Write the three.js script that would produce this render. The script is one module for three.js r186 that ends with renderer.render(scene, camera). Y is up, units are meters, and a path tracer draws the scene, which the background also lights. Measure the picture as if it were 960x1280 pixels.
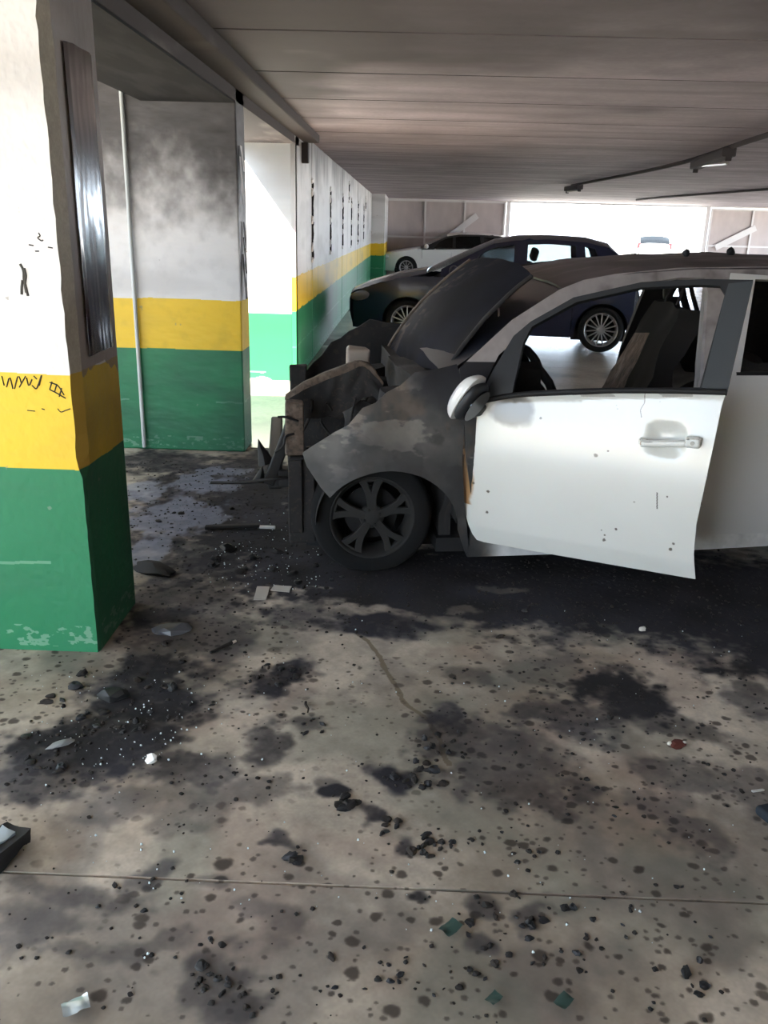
import * as THREE from 'three';
import { mergeGeometries, mergeVertices, toCreasedNormals } from 'three/addons/utils/BufferGeometryUtils.js';
import { RoundedBoxGeometry } from 'three/addons/geometries/RoundedBoxGeometry.js';

/* ---------- camera, sky, sun, exposure ---------- */
const scene = new THREE.Scene();
const R = THREE.MathUtils.degToRad;
const EYE = 1.6, FOCAL = 1070;                                   // focal length in pixels of the 960 x 1280 frame
const ENTR = -1.25, ZR = 2.0;                                                // the open entrance behind the viewer ends here
const camera = new THREE.PerspectiveCamera(2 * Math.atan(640 / FOCAL) * 180 / Math.PI, 0.75, 0.05, 400);
camera.rotation.order = 'YXZ';
camera.position.set(0, EYE, 0);
camera.rotation.set(R(-18.5), R(1.15), R(1.5));
camera.updateMatrixWorld(true);
scene.add(camera);

scene.background = new THREE.Color(0.70, 0.84, 1.0);              // bright thin overcast
scene.backgroundIntensity = 1.0;
const sun = new THREE.DirectionalLight(0xfff4e2, 5);
sun.position.set(-22, 30, 14); sun.target.position.set(0, 0, -8);
sun.shadow.radius = 2; sun.castShadow = true;
Object.assign(sun.shadow.camera, { left: -40, right: 40, top: 40, bottom: -40, near: 1, far: 120 });
sun.shadow.mapSize.set(2048, 2048);
scene.add(sun, sun.target);
const renderer = new THREE.WebGLRenderer({ antialias: true });
renderer.toneMapping = THREE.LinearToneMapping;
renderer.toneMappingExposure = 10.6;
renderer.shadowMap.enabled = true;

/* ---------- helpers ---------- */
function rng(seed) { let a = seed >>> 0; return () => { a = (a + 0x6D2B79F5) | 0; let t = Math.imul(a ^ (a >>> 15), 1 | a); t = (t + Math.imul(t ^ (t >>> 7), 61 | t)) ^ t; return ((t ^ (t >>> 14)) >>> 0) / 4294967296; }; }
const hash = (x, y, z) => { let h = Math.imul(x, 374761393) ^ Math.imul(y, 668265263) ^ Math.imul(z, 2147483647 - 1274126177); h = Math.imul(h ^ (h >>> 13), 1274126177); return ((h ^ (h >>> 16)) >>> 0) / 4294967296; };
const sm = (t) => t * t * (3 - 2 * t);
function vn(x, y, s = 0) {                                        // value noise 0..1
  const xi = Math.floor(x), yi = Math.floor(y), fx = sm(x - xi), fy = sm(y - yi);
  const a = hash(xi, yi, s), b = hash(xi + 1, yi, s), c = hash(xi, yi + 1, s), d = hash(xi + 1, yi + 1, s);
  return a + (b - a) * fx + (c - a) * fy + (a - b - c + d) * fx * fy;
}
const NT = 1024, noiseTable = new Float32Array(NT * NT);            // tiling five-octave noise, 64 cells across, looked up by fbm()
for (let o = 0, cell = 16, amp = 0.5 / 0.96875; o < 5; o++, cell /= 2, amp /= 2) {
  const n = NT / cell, g = new Float32Array(n * n); for (let k = 0; k < g.length; k++) g[k] = hash(k % n, Math.floor(k / n), 900 + o);
  for (let j = 0; j < NT; j++) { const y = j / cell, y0 = Math.floor(y), fy = sm(y - y0), r0 = y0 * n, r1 = ((y0 + 1) % n) * n;
    for (let i = 0; i < NT; i++) { const x = i / cell, x0 = Math.floor(x), x1 = (x0 + 1) % n, fx = sm(x - x0), a = g[r0 + x0], b = g[r0 + x1], c = g[r1 + x0], d = g[r1 + x1]; noiseTable[j * NT + i] += amp * (a + (b - a) * fx + (c - a) * fy + (a - b - c + d) * fx * fy); } }
}
function fbm(x, y, s = 0) {
  const u = x * 16 + s * 37.7 + 512, v = y * 16 + s * 91.3 + 512, i = Math.floor(u), j = Math.floor(v), a = u - i, b = v - j, i0 = i & 1023, i1 = (i + 1) & 1023, j0 = (j & 1023) << 10, j1 = ((j + 1) & 1023) << 10;
  return (noiseTable[j0 + i0] * (1 - a) + noiseTable[j0 + i1] * a) * (1 - b) + (noiseTable[j1 + i0] * (1 - a) + noiseTable[j1 + i1] * a) * b;
}
function vn3(x, y, z, s = 0) { const k = Math.floor(z), f = sm(z - k); return vn(x, y, s + k * 131) * (1 - f) + vn(x, y, s + (k + 1) * 131) * f; }
const clamp = (x, a = 0, b = 1) => Math.min(b, Math.max(a, x));
const step = (a, b, x) => sm(clamp((x - a) / (b - a)));
const mix = (a, b, t) => a + (b - a) * t;
const mix3 = (a, b, t) => [mix(a[0], b[0], t), mix(a[1], b[1], t), mix(a[2], b[2], t)];
// fn(u, v) in 0..1, v up; gives sRGB 0..255 triples, or a number for grey data maps
function tex(w, h, fn, srgb = true, wrap = false) {
  const d = new Uint8Array(w * h * 4);
  for (let j = 0; j < h; j++) for (let i = 0; i < w; i++) {
    const c = fn((i + 0.5) / w, (j + 0.5) / h), k = (j * w + i) * 4;
    if (typeof c === 'number') { d[k] = d[k + 1] = d[k + 2] = clamp(c, 0, 255); } else { d[k] = clamp(c[0], 0, 255); d[k + 1] = clamp(c[1], 0, 255); d[k + 2] = clamp(c[2], 0, 255); }
    d[k + 3] = 255;
  }
  const t = new THREE.DataTexture(d, w, h, THREE.RGBAFormat);
  t.magFilter = THREE.LinearFilter; t.minFilter = THREE.LinearMipmapLinearFilter; t.generateMipmaps = true;
  t.wrapS = t.wrapT = wrap ? THREE.RepeatWrapping : THREE.ClampToEdgeWrapping;
  if (srgb) t.colorSpace = THREE.SRGBColorSpace;
  t.needsUpdate = true; return t;
}
const mat = (color, roughness = 0.8, more = {}) => new THREE.MeshStandardMaterial({ color, roughness, ...more });
const used = new Map();
function numbered(n) { const k = used.get(n) ?? 0; used.set(n, k + 1); return k ? n + '_' + String(k).padStart(3, '0') : n; }
function shade(o) { o.traverse((m) => { if (m.isMesh) { m.castShadow = true; m.receiveShadow = true; } }); return o; }
function part(name, geo, material, parent, label) {               // one named mesh under a parent
  const m = new THREE.Mesh(geo, material); m.name = name; parent.add(m); m.castShadow = m.receiveShadow = true;
  if (label) m.userData.label = label;
  return m;
}
function thing(name, label, category, pos = [0, 0, 0], turn = 0, group, kind) {
  const g = new THREE.Group(); g.name = numbered(name); g.position.set(...pos); g.rotation.y = turn; scene.add(g);
  g.userData = { label, category }; if (group) g.userData.group = group; if (kind) g.userData.kind = kind;
  return g;
}
function solo(name, geo, material, label, category, pos = [0, 0, 0], group, kind) {
  const m = new THREE.Mesh(geo, material); m.name = numbered(name); m.position.set(...pos); m.castShadow = m.receiveShadow = true; scene.add(m);
  m.userData = { label, category }; if (group) m.userData.group = group; if (kind) m.userData.kind = kind;
  return m;
}
const setting = (name, label, category) => thing(name, label, category, [0, 0, 0], 0, undefined, 'structure');
const box = (x0, x1, y0, y1, z0, z1) => new THREE.BoxGeometry(x1 - x0, y1 - y0, z1 - z0).translate((x0 + x1) / 2, (y0 + y1) / 2, (z0 + z1) / 2);
const rbox = (x0, x1, y0, y1, z0, z1, r = 0.01, s = 2) => new RoundedBoxGeometry(x1 - x0, y1 - y0, z1 - z0, s, r).translate((x0 + x1) / 2, (y0 + y1) / 2, (z0 + z1) / 2);
const V = (x, y, z) => new THREE.Vector3(x, y, z);
const tube = (pts, r, seg = 24, rs = 7) => new THREE.TubeGeometry(new THREE.CatmullRomCurve3(pts.map((p) => V(...p)), false, 'centripetal'), seg, r, rs, false);
const merge = (gs) => mergeGeometries(gs.map((g) => { const h = g.index ? g.toNonIndexed() : g; for (const k of Object.keys(h.attributes)) if (!['position', 'normal', 'uv'].includes(k)) h.deleteAttribute(k); return h; }));
// uv in metres from the dominant axis of each face: walls (along, up), floors (x, -z)
function metreUV(g, f = (p, n) => Math.abs(n.y) > 0.7 ? [p.x, -p.z] : Math.abs(n.x) > 0.7 ? [-p.z, p.y] : [p.x, p.y]) {
  const h = g.index ? g.toNonIndexed() : g, P = h.attributes.position, uv = new Float32Array(P.count * 2), a = V(0, 0, 0), b = V(0, 0, 0), c = V(0, 0, 0), n = V(0, 0, 0), t = new THREE.Triangle();
  for (let i = 0; i < P.count; i += 3) {
    a.fromBufferAttribute(P, i); b.fromBufferAttribute(P, i + 1); c.fromBufferAttribute(P, i + 2); t.set(a, b, c); t.getNormal(n);
    [a, b, c].forEach((p, k) => { const q = f(p, n); uv[(i + k) * 2] = q[0]; uv[(i + k) * 2 + 1] = q[1]; });
  }
  h.setAttribute('uv', new THREE.BufferAttribute(uv, 2)); return h;
}
const scaled = (t, x0, y0, w, h) => { const c = t.clone(); c.repeat.set(1 / w, 1 / h); c.offset.set(-x0 / w, -y0 / h); c.needsUpdate = true; return c; };
// where the sight line through a pixel of the 960 x 1280 photograph meets the floor
const floorAt = (px, py, h = 0) => { const d = V((px - 480) / FOCAL, -(py - 640) / FOCAL, -1).applyQuaternion(camera.quaternion), t = (h - EYE) / d.y; return [d.x * t, d.z * t]; };

/* ---------- paint, soot and concrete ---------- */
const WHITE = [226, 222, 220], YELLOW = [232, 190, 36], GREEN = [26, 118, 74], BARE = [150, 140, 126], SOOT = [44, 39, 38];
const YB = 0.735, YT = 1.08, CEIL = 2.49, SOFF = 2.34, WX = -1.15;
// banded paint at (a metres along, y metres up); soot is how far down the smoke stain reaches, in 0..1 of darkness
function bands(a, y, seed, sootFn, wear = 1) {
  const n = fbm(a * 3, y * 3, seed, 4), e = (vn(a * 9, 3.3, seed) - 0.5) * 0.012;
  let c = y > YT + e ? WHITE : y > YB + e * 0.5 ? YELLOW : GREEN;
  const chip = fbm(a * 14, y * 14, seed + 50, 3), line = Math.abs(y - 0.36 - 0.012 * vn(a * 20, 1, seed)) < 0.006 && vn(a * 3, 7, seed) > 0.3;
  c = mix3(c, [c[0] * 0.9 + 14, c[1] * 0.9 + 14, c[2] * 0.9 + 14], n * wear);
  if (line) c = mix3(c, [150, 175, 150], 0.55);
  if (y < 0.11 && y > 0.02 && fbm(a * 30, y * 60, seed + 55) > 0.6) c = mix3(c, [170, 178, 160], 0.5);
  if (chip > 0.84) c = mix3(c, BARE, 0.5);
  const dirt = fbm(a * 1.1, y * 4, seed + 9, 4); c = mix3(c, [92, 84, 76], 0.16 * step(0.5, 0.8, dirt));
  const s = sootFn ? clamp(sootFn(a, y)) : 0;
  return mix3(c, SOOT, s);
}
const concrete = (u, v, s, base = [168, 155, 136]) => { const n = fbm(u * 1.7, v * 1.7, s, 5), f = vn(u * 160, v * 160, s + 3), g = vn(u * 40, v * 40, s + 8); const k = 0.82 + 0.3 * n + 0.07 * (f - 0.5) + 0.06 * (g - 0.5); return [base[0] * k, base[1] * k, base[2] * k]; };

/* ---------- floor: slabs parted by saw-cut joints ---------- */
const FX0 = -2.4, FZ0 = -0.2, FS = 6.2;                                       // the well-seen stretch, 6.2 m square
const stains = [   // pixel centre, half sizes in pixels, strength, raggedness: scorch, soot wash and wet ash as they lie in the photograph
  [700, 735, 420, 62, 1.35, 0.35], [480, 735, 150, 40, 1.1, 0.4], [960, 790, 150, 80, 1.0, 0.5], [620, 760, 120, 40, 1.0, 0.5], [860, 770, 200, 45, 1.1, 0.45],
  [310, 650, 80, 75, 1.1, 0.35], [255, 635, 110, 80, 0.85, 0.45], [230, 740, 70, 40, 0.6, 0.7], [370, 680, 70, 65, 1.2, 0.4], [250, 700, 70, 36, 0.8, 0.6], [420, 720, 90, 40, 1.1, 0.4], [230, 640, 30, 20, 0.4, 0.6], [300, 590, 70, 26, 0.8, 0.5], [200, 578, 80, 16, 0.8, 0.4], [330, 575, 40, 20, 0.8, 0.5], [200, 770, 50, 25, 0.7, 0.6],
  [480, 785, 80, 20, 0.95, 0.35], [400, 770, 60, 22, 0.55, 0.6], [250, 790, 80, 45, 0.5, 0.7], [190, 860, 80, 60, 0.95, 0.5], [110, 920, 85, 44, 0.9, 0.5], [60, 960, 50, 36, 0.7, 0.6], [140, 880, 22, 12, 0.9, 0.4], [280, 800, 50, 40, 0.45, 0.7],
  [240, 950, 70, 34, 0.6, 0.6], [330, 925, 32, 34, 0.62, 0.5], [350, 845, 36, 20, 0.9, 0.5], [300, 990, 80, 30, 0.35, 0.8], [200, 1000, 120, 40, 0.28, 0.8], [190, 1090, 30, 22, 0.5, 0.5], [90, 1120, 110, 22, 0.42, 0.7], [60, 1160, 70, 30, 0.4, 0.6], [130, 1195, 90, 22, 0.36, 0.7],
  [515, 972, 44, 24, 1.1, 0.5], [435, 1000, 24, 15, 1.15, 0.4], [430, 985, 20, 10, 0.4, 0.3], [480, 1030, 18, 11, 0.8, 0.6], [530, 1062, 14, 14, 0.8, 0.6], [368, 1068, 18, 12, 0.75, 0.5], [560, 895, 34, 18, 0.8, 0.6], [590, 925, 60, 34, 0.55, 0.6], [640, 950, 80, 50, 0.5, 0.7],
  [770, 865, 66, 34, 0.95, 0.5], [720, 905, 60, 26, 0.6, 0.6], [840, 900, 70, 20, 0.55, 0.6], [860, 960, 60, 24, 0.45, 0.7], [800, 1000, 60, 26, 0.3, 0.8], [850, 1045, 50, 18, 0.42, 0.7], [940, 870, 40, 20, 0.5, 0.6], [940, 980, 40, 40, 0.4, 0.7],
  [620, 1215, 26, 22, 0.55, 0.35], [630, 1150, 34, 22, 0.55, 0.7], [690, 1160, 30, 22, 0.5, 0.7], [545, 1143, 14, 8, 0.8, 0.4], [320, 1170, 50, 26, 0.32, 0.8], [240, 1230, 46, 40, 0.5, 0.8], [290, 1255, 60, 26, 0.55, 0.8], [260, 1130, 20, 14, 0.35, 0.6], [390, 905, 26, 12, 0.5, 0.6], [600, 850, 40, 14, 0.35, 0.8], [690, 830, 40, 20, 0.3, 0.8],
].map(([x, y, rx, ry, k, j]) => { const c = floorAt(x, y), a = floorAt(x + rx, y), b = floorAt(x, y + ry), d = floorAt(x, y - ry * 0.9); return [c[0], (b[1] + d[1]) / 2, Math.hypot(a[0] - c[0], a[1] - c[1]), Math.abs(b[1] - d[1]) / 2, k, j]; });
const pale = [[565, 782, 40, 7], [590, 770, 26, 6], [640, 745, 26, 6], [470, 768, 60, 5], [400, 738, 24, 3]]
  .map(([x, y, rx, ry]) => { const c = floorAt(x, y), a = floorAt(x + rx, y), b = floorAt(x, y + ry); return [c[0], c[1], a[0] - c[0], b[1] - c[1]]; });
function char(x, z) {                                                       // how black the floor is burnt, 0..1.
  const wx = x + 0.3 * (fbm(x * 2.5, z * 2.5, 31) - 0.5) + 0.1 * (fbm(x * 11, z * 11, 33) - 0.5), wz = z + 0.3 * (fbm(x * 2.5, z * 2.5, 47) - 0.5) + 0.1 * (fbm(x * 11, z * 11, 49) - 0.5), rag = fbm(x * 7, z * 7, 61) * 0.45 + fbm(x * 22, z * 22, 63) * 0.55;
  let v = 0;
  for (const [cx, cz, rx, rz, k, j] of stains) {
    const ux = (wx - cx) / rx, uz = (wz - cz) / rz, q = ux * ux + uz * uz; if (q > 2.6) continue; const d = Math.sqrt(q);
    v = Math.max(v, k * step(1.25, 0.6, d + (rag - 0.5) * 3.2 * j));
  }
  for (const [cx, cz, rx, rz] of pale) { const ux = (wx - cx) / rx, uz = (wz - cz) / rz, q = ux * ux + uz * uz; if (q < 1.69) v *= 1 - 0.62 * step(1.3, 0.5, Math.sqrt(q) + (rag - 0.5) * 0.8); }
  return v;
}
const spots = (x, z, f, s, thr) => { const xi = Math.floor(x * f), zi = Math.floor(z * f); let m = 0; for (let i = -1; i < 2; i++) for (let j = -1; j < 2; j++) { const h = hash(xi + i, zi + j, s); if (h < thr) continue; const cx = xi + i + hash(xi + i, zi + j, s + 1), cz = zi + j + hash(xi + i, zi + j, s + 2), r = 0.16 + 0.34 * hash(xi + i, zi + j, s + 3); const d = Math.hypot(x * f - cx, (z * f - cz) * 1.1) + 0.42 * (fbm(x * f * 2.2, z * f * 2.2, s) - 0.5); m = Math.max(m, step(r, r * 0.55, d)); } return m; };
const FN = 1792, charMap = new Float32Array(768 * 768);
for (let j = 0; j < 768; j++) for (let i = 0; i < 768; i++) charMap[j * 768 + i] = char(FX0 + (i + 0.5) / 768 * FS, FZ0 - (j + 0.5) / 768 * FS);
const charAt = (x, z) => { const u = clamp((x - FX0) / FS * 768 - 0.5, 0, 766.99), v = clamp((FZ0 - z) / FS * 768 - 0.5, 0, 766.99), i = Math.floor(u), j = Math.floor(v), a = u - i, b = v - j, k = j * 768 + i; return mix(mix(charMap[k], charMap[k + 1], a), mix(charMap[k + 768], charMap[k + 769], a), b); };
const crack = floorAt(455, 800), crack2 = floorAt(545, 925);
// pale bluish patches with a ragged outline, mixed into the floor colour
const blueSpots = [[218, 645, 58, 26], [250, 603, 52, 13], [180, 612, 30, 18], [185, 690, 30, 18], [275, 590, 34, 7]].map(([x, y, rx, ry]) => { const c = floorAt(x, y), a = floorAt(x + rx, y), b = floorAt(x, y + ry); return [c[0], c[1], a[0] - c[0], b[1] - c[1]]; });
const blueTone = (x, z) => { let m = 0; if (x > 0 || z > -3) return 0; const n = 0.5 * fbm(x * 4, z * 3, 811) + 0.5 * fbm(x * 15, z * 9, 812); for (const [cx, cz, rx, rz] of blueSpots) { const ux = (x - cx) / rx, uz = (z - cz) / rz, q = ux * ux + uz * uz; if (q < 3) m = Math.max(m, 0.75 * step(1.15, 0.7, Math.sqrt(q) + (n - 0.5) * 2.4)); } return m * (0.7 + 0.3 * fbm(x * 30, z * 30, 815)); };
const floorColor = tex(FN, FN, (u, v) => {
  const x = FX0 + u * FS, z = FZ0 - v * FS;
  let c = concrete(x, z, 5, [190, 179, 164]);
  const oil = fbm(x * 1.3, z * 1.3, 77, 4), rust = fbm(x * 2.1, z * 2.1, 91, 4);
  c = mix3(c, [116, 106, 94], 0.5 * step(0.45, 0.68, oil)); c = mix3(c, [136, 112, 92], 0.25 * step(0.56, 0.7, rust));
  const grime = fbm(x * 5, z * 5, 23, 4); c = mix3(c, [96, 91, 88], 0.42 * step(0.48, 0.72, grime));
  const mot = fbm(x * 9, z * 9, 27), mo2 = fbm(x * 26, z * 26, 28), kk = 0.8 + 0.4 * (0.6 * mot + 0.4 * mo2); c = [c[0] * kk, c[1] * kk, c[2] * kk]; c = mix3(c, [140, 118, 108], 0.3 * step(0.55, 0.7, fbm(x * 3.4, z * 3.4, 29))); c = mix3(c, [110, 114, 104], 0.35 * step(0.55, 0.7, fbm(x * 2.7, z * 2.7, 35)));
  const t = clamp((z - crack[1]) / (crack2[1] - crack[1]), -0.2, 1.2), cxx = mix(crack[0], crack2[0], t) + 0.05 * (vn(z * 9, 2, 3) - 0.5);
  if (Math.abs(x - cxx) < 0.007 + 0.006 * vn(z * 60, 1, 4) && t > -0.2 && t < 1.2) c = mix3(c, [96, 84, 66], 0.6);
  const k = charAt(x, z), dm = step(0.4, 0.64, fbm(x * 1.6, z * 1.6, 15) + (z > -3 ? 0.12 : 0)), sp = dm < 0.02 || k > 0.9 ? 0 : dm * Math.max(spots(x, z, 12, 300, 0.975), spots(x, z, 22, 400, 0.84) * 0.9, spots(x, z, 48, 500, 0.86) * 0.7);
  c = mix3(c, [48, 42, 38], sp * 0.75);
  const fine = 0.5 + 0.55 * fbm(x * 30, z * 30, 71) + 0.5 * fbm(x * 11, z * 11, 72);
  const ink = mix3([34, 32, 33], [52, 52, 60], vn(x * 6, z * 6, 19));
  c = mix3(c, ink, clamp(k * fine, 0, 0.97));
  const blueMix = blueTone(x, z); if (blueMix > 0) c = mix3(c, [134, 140, 160], blueMix);
  return c;
});
const floorRough = tex(1024, 1024, (u, v) => { const x = FX0 + u * FS, z = FZ0 - v * FS, k = charAt(x, z), f = blueTone(x, z); return 255 * clamp(mix(mix(0.66, 0.84, vn(x * 12, z * 12, 9)) + 0.2 * k, 0.5, f)); }, false);
const floorBump = tex(1024, 1024, (u, v) => { const x = FX0 + u * FS, z = FZ0 - v * FS; return 255 * clamp(0.3 + 0.3 * fbm(x * 25, z * 25, 7) + 0.5 * charAt(x, z) * fbm(x * 60, z * 60, 8, 2)); }, false);
const floorMat = new THREE.MeshPhysicalMaterial({ specularIntensity: 0.4, map: scaled(floorColor, FX0, -FZ0, FS, FS), roughnessMap: scaled(floorRough, FX0, -FZ0, FS, FS), bumpMap: scaled(floorBump, FX0, -FZ0, FS, FS), bumpScale: 0.004, roughness: 1 });
const plainTex = tex(1024, 1024, (u, v) => { const x = u * 12, z = v * 12; let c = concrete(x, z, 25, [176, 166, 152]); const o = fbm(x * 0.9, z * 0.9, 177, 4); return mix3(c, [104, 97, 92], 0.6 * step(0.45, 0.66, o)); }, true, true);
const plainMat = new THREE.MeshStandardMaterial({ map: scaled(plainTex, 0, 0, 12, 12), roughness: 0.25 });
const floor = setting('floor', 'grey concrete garage floor scorched black around the burnt car', 'floor');
{
  const zs = [ZR, -1.765, -6.2, -10.6, -15, -19.4, -23.8, -27.2, -31], j = 0.0045;
  for (let i = 0; i < zs.length - 1; i++) {
    const z1 = zs[i] - j, z0 = zs[i + 1] + j, near = i < 2;
    if (near) {
      const top = i ? z1 : Math.min(z1, FZ0);
      part('slab', metreUV(box(FX0, FX0 + FS, -0.2, 0, z0, top)), floorMat, floor);
      if (!i) part('slab', metreUV(box(FX0, FX0 + FS, -0.2, 0, FZ0 + 0.002, z1)), plainMat, floor);
      part('slab', metreUV(box(FX0 + FS + 0.01, 14.0, -0.2, 0, z0, z1)), plainMat, floor);
      part('slab', metreUV(box(-5.2, FX0 - 0.01, -0.2, 0, z0, z1)), plainMat, floor);
    } else part('slab', metreUV(box(-5.2, 14.0, -0.2, 0, z0, z1)), plainMat, floor);
  }
  part('joint_bed', box(-5.2, 14.0, -0.24, -0.022, -31, ZR), mat(0x1f1b17, 0.95), floor);
}

/* ---------- ceiling: wide precast planks ---------- */
const ceilTex = tex(768, 1536, (u, v) => {
  const x = -1.5 + u * 16, z = v * 38 - 7; let c = concrete(x * 1.2, z * 1.2, 201, [190, 177, 184]);
  const board = vn(x * 0.4, z * 9, 211), streak = fbm(x * 0.5, z * 5, 214, 3); c = mix3(c, [140, 130, 132], 0.4 * board + 0.3 * step(0.45, 0.7, streak));
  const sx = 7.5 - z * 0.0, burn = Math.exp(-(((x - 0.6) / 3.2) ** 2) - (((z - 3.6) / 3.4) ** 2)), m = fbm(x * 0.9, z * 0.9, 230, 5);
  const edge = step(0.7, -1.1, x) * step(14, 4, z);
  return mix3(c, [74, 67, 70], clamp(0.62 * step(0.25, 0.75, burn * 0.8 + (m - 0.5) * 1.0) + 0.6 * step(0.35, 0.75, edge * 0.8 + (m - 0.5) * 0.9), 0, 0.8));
});
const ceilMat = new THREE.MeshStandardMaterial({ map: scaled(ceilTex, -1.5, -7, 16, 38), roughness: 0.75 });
const ceiling = setting('ceiling', 'low ceiling of smoke-stained precast concrete planks', 'ceiling');
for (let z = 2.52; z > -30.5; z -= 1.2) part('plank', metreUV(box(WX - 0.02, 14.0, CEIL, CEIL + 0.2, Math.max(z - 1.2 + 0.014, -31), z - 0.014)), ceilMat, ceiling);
part('slab_above', box(-1.8, 14.0, CEIL + 0.03, CEIL + 0.4, -31, ZR + 0.3), mat(0x2b2829, 0.95), ceiling);

/* ---------- beam along the left, with a ledge ---------- */
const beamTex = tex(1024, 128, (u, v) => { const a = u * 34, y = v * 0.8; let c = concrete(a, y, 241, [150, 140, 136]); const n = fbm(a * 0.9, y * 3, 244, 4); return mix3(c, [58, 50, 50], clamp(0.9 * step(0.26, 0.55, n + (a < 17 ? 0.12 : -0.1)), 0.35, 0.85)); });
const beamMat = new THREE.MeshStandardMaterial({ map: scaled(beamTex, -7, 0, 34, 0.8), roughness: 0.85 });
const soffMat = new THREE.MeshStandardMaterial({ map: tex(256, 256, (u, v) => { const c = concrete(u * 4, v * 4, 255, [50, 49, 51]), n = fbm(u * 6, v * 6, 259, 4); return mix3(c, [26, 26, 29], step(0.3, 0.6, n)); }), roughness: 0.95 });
const beam = setting('ceiling_beam', 'soot-blackened concrete beam over the pillars and openings', 'beam');
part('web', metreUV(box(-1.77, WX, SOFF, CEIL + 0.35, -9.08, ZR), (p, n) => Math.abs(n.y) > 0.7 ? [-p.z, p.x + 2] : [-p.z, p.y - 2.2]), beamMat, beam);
part('soffit', box(-1.77, WX - 0.004, SOFF - 0.012, SOFF + 0.002, -6.06, -3.41), soffMat, beam, 'black smoke-coated underside');
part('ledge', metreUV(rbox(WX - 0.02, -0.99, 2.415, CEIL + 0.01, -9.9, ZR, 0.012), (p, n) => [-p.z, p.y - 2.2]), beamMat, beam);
part('bracket', rbox(WX - 0.01, WX + 0.07, 2.2, 2.4, -9.72, -9.62, 0.012), mat(0x2a2525, 0.7), beam);

/* ---------- near pillar with chipped corner ---------- */
const P0 = { x0: -2.05, x1: WX, z0: -3.41, z1: -2.95 };
const pillarTex = tex(512, 1024, (u, v) => {
  const a = u * 1.4, y = v * 2.5; let c = bands(a, y, 400, (a, y) => a > 0.93 ? clamp(0.35 * fbm(a * 4, y * 2, 411, 4) + 0.55 * step(1.9, 2.3, y + (fbm(a * 5, y * 5, 412, 3) - 0.5) * 0.5), 0, 0.75) : 0.3 * step(0.62, 0.78, fbm(a * 4, y * 4, 413, 4)) * step(2.0, 2.3, y));
  if (a > 0.93 && y > YT - 0.14 + 0.2 * fbm(a * 7, y * 3, 414, 3)) c = mix3(c, [128, 112, 104], 0.72);      // bare render where the paint has come off the side
  return c;
});
const pillarMat = new THREE.MeshStandardMaterial({ map: scaled(pillarTex, 0, 0, 1.4, 2.5), roughness: 0.62, bumpMap: scaled(tex(512, 512, (u, v) => 255 * fbm(u * 60, v * 90, 421, 3), false), 0, 0, 1.4, 2.5), bumpScale: 0.003 });
const pillar = setting('concrete_pillar', 'square pillar painted white over yellow and green bands, scribbled on', 'pillar');
{
  const n = 60, pos = [], uv = [], edge = [], euv = [], c1 = [], c2 = [];
  for (let i = 0; i <= n; i++) { const y = i / n * SOFF, k = y > 0.74 ? 1 : 0.3; c1.push([P0.x1 - k * (0.014 + 0.008 * vn(y * 22, 1, 5)), y, P0.z1]); c2.push([P0.x1, y, P0.z1 - k * (0.062 + 0.01 * vn(y * 26, 2, 6)) - 0.004]); }
  const q = (P, U, a, b, c, d, ua, ub, uc, ud) => { P.push(...a, ...b, ...c, ...a, ...c, ...d); U.push(...ua, ...ub, ...uc, ...ua, ...uc, ...ud); };
  for (let i = 0; i < n; i++) {
    const y0 = i / n * SOFF, y1 = (i + 1) / n * SOFF, w = P0.x1 - P0.x0, A0 = c1[i], A1 = c1[i + 1], B0 = c2[i], B1 = c2[i + 1];
    q(pos, uv, [P0.x0, y0, P0.z1], A0, A1, [P0.x0, y1, P0.z1], [0, y0], [A0[0] - P0.x0, y0], [A1[0] - P0.x0, y1], [0, y1]);
    q(pos, uv, B0, [P0.x1, y0, P0.z0], [P0.x1, y1, P0.z0], B1, [0.94 - (B0[2] - P0.z1), y0], [1.4, y0], [1.4, y1], [0.94 - (B1[2] - P0.z1), y1]);
    q(pos, uv, [P0.x1, y0, P0.z0], [P0.x0, y0, P0.z0], [P0.x0, y1, P0.z0], [P0.x1, y1, P0.z0], [0, y0], [w, y0], [w, y1], [0, y1]);
    q(pos, uv, [P0.x0, y0, P0.z0], [P0.x0, y0, P0.z1], [P0.x0, y1, P0.z1], [P0.x0, y1, P0.z0], [0, y0], [0.46, y0], [0.46, y1], [0, y1]);
    q(edge, euv, A0, B0, B1, A1, [0, y0], [0.1, y0], [0.1, y1], [0, y1]);
  }
  const G = (p, u) => { const g = new THREE.BufferGeometry(); g.setAttribute('position', new THREE.Float32BufferAttribute(p, 3)); g.setAttribute('uv', new THREE.Float32BufferAttribute(u, 2)); g.computeVertexNormals(); return g; };
  part('shaft', G(pos, uv), pillarMat, pillar);
  const et = tex(64, 1024, (u, v) => { const y = v * SOFF, c = concrete(u * 0.1, y, 431, [182, 171, 156]); return y < YB ? mix3(c, [24, 92, 60], 0.85) : y < YT ? mix3(c, [196, 152, 42], 0.8) : c; });
  part('chipped_edge', G(edge, euv), new THREE.MeshStandardMaterial({ map: scaled(et, 0, 0, 0.1, SOFF), roughness: 0.95 }), pillar, 'chipped corner showing bare concrete');
}
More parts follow.
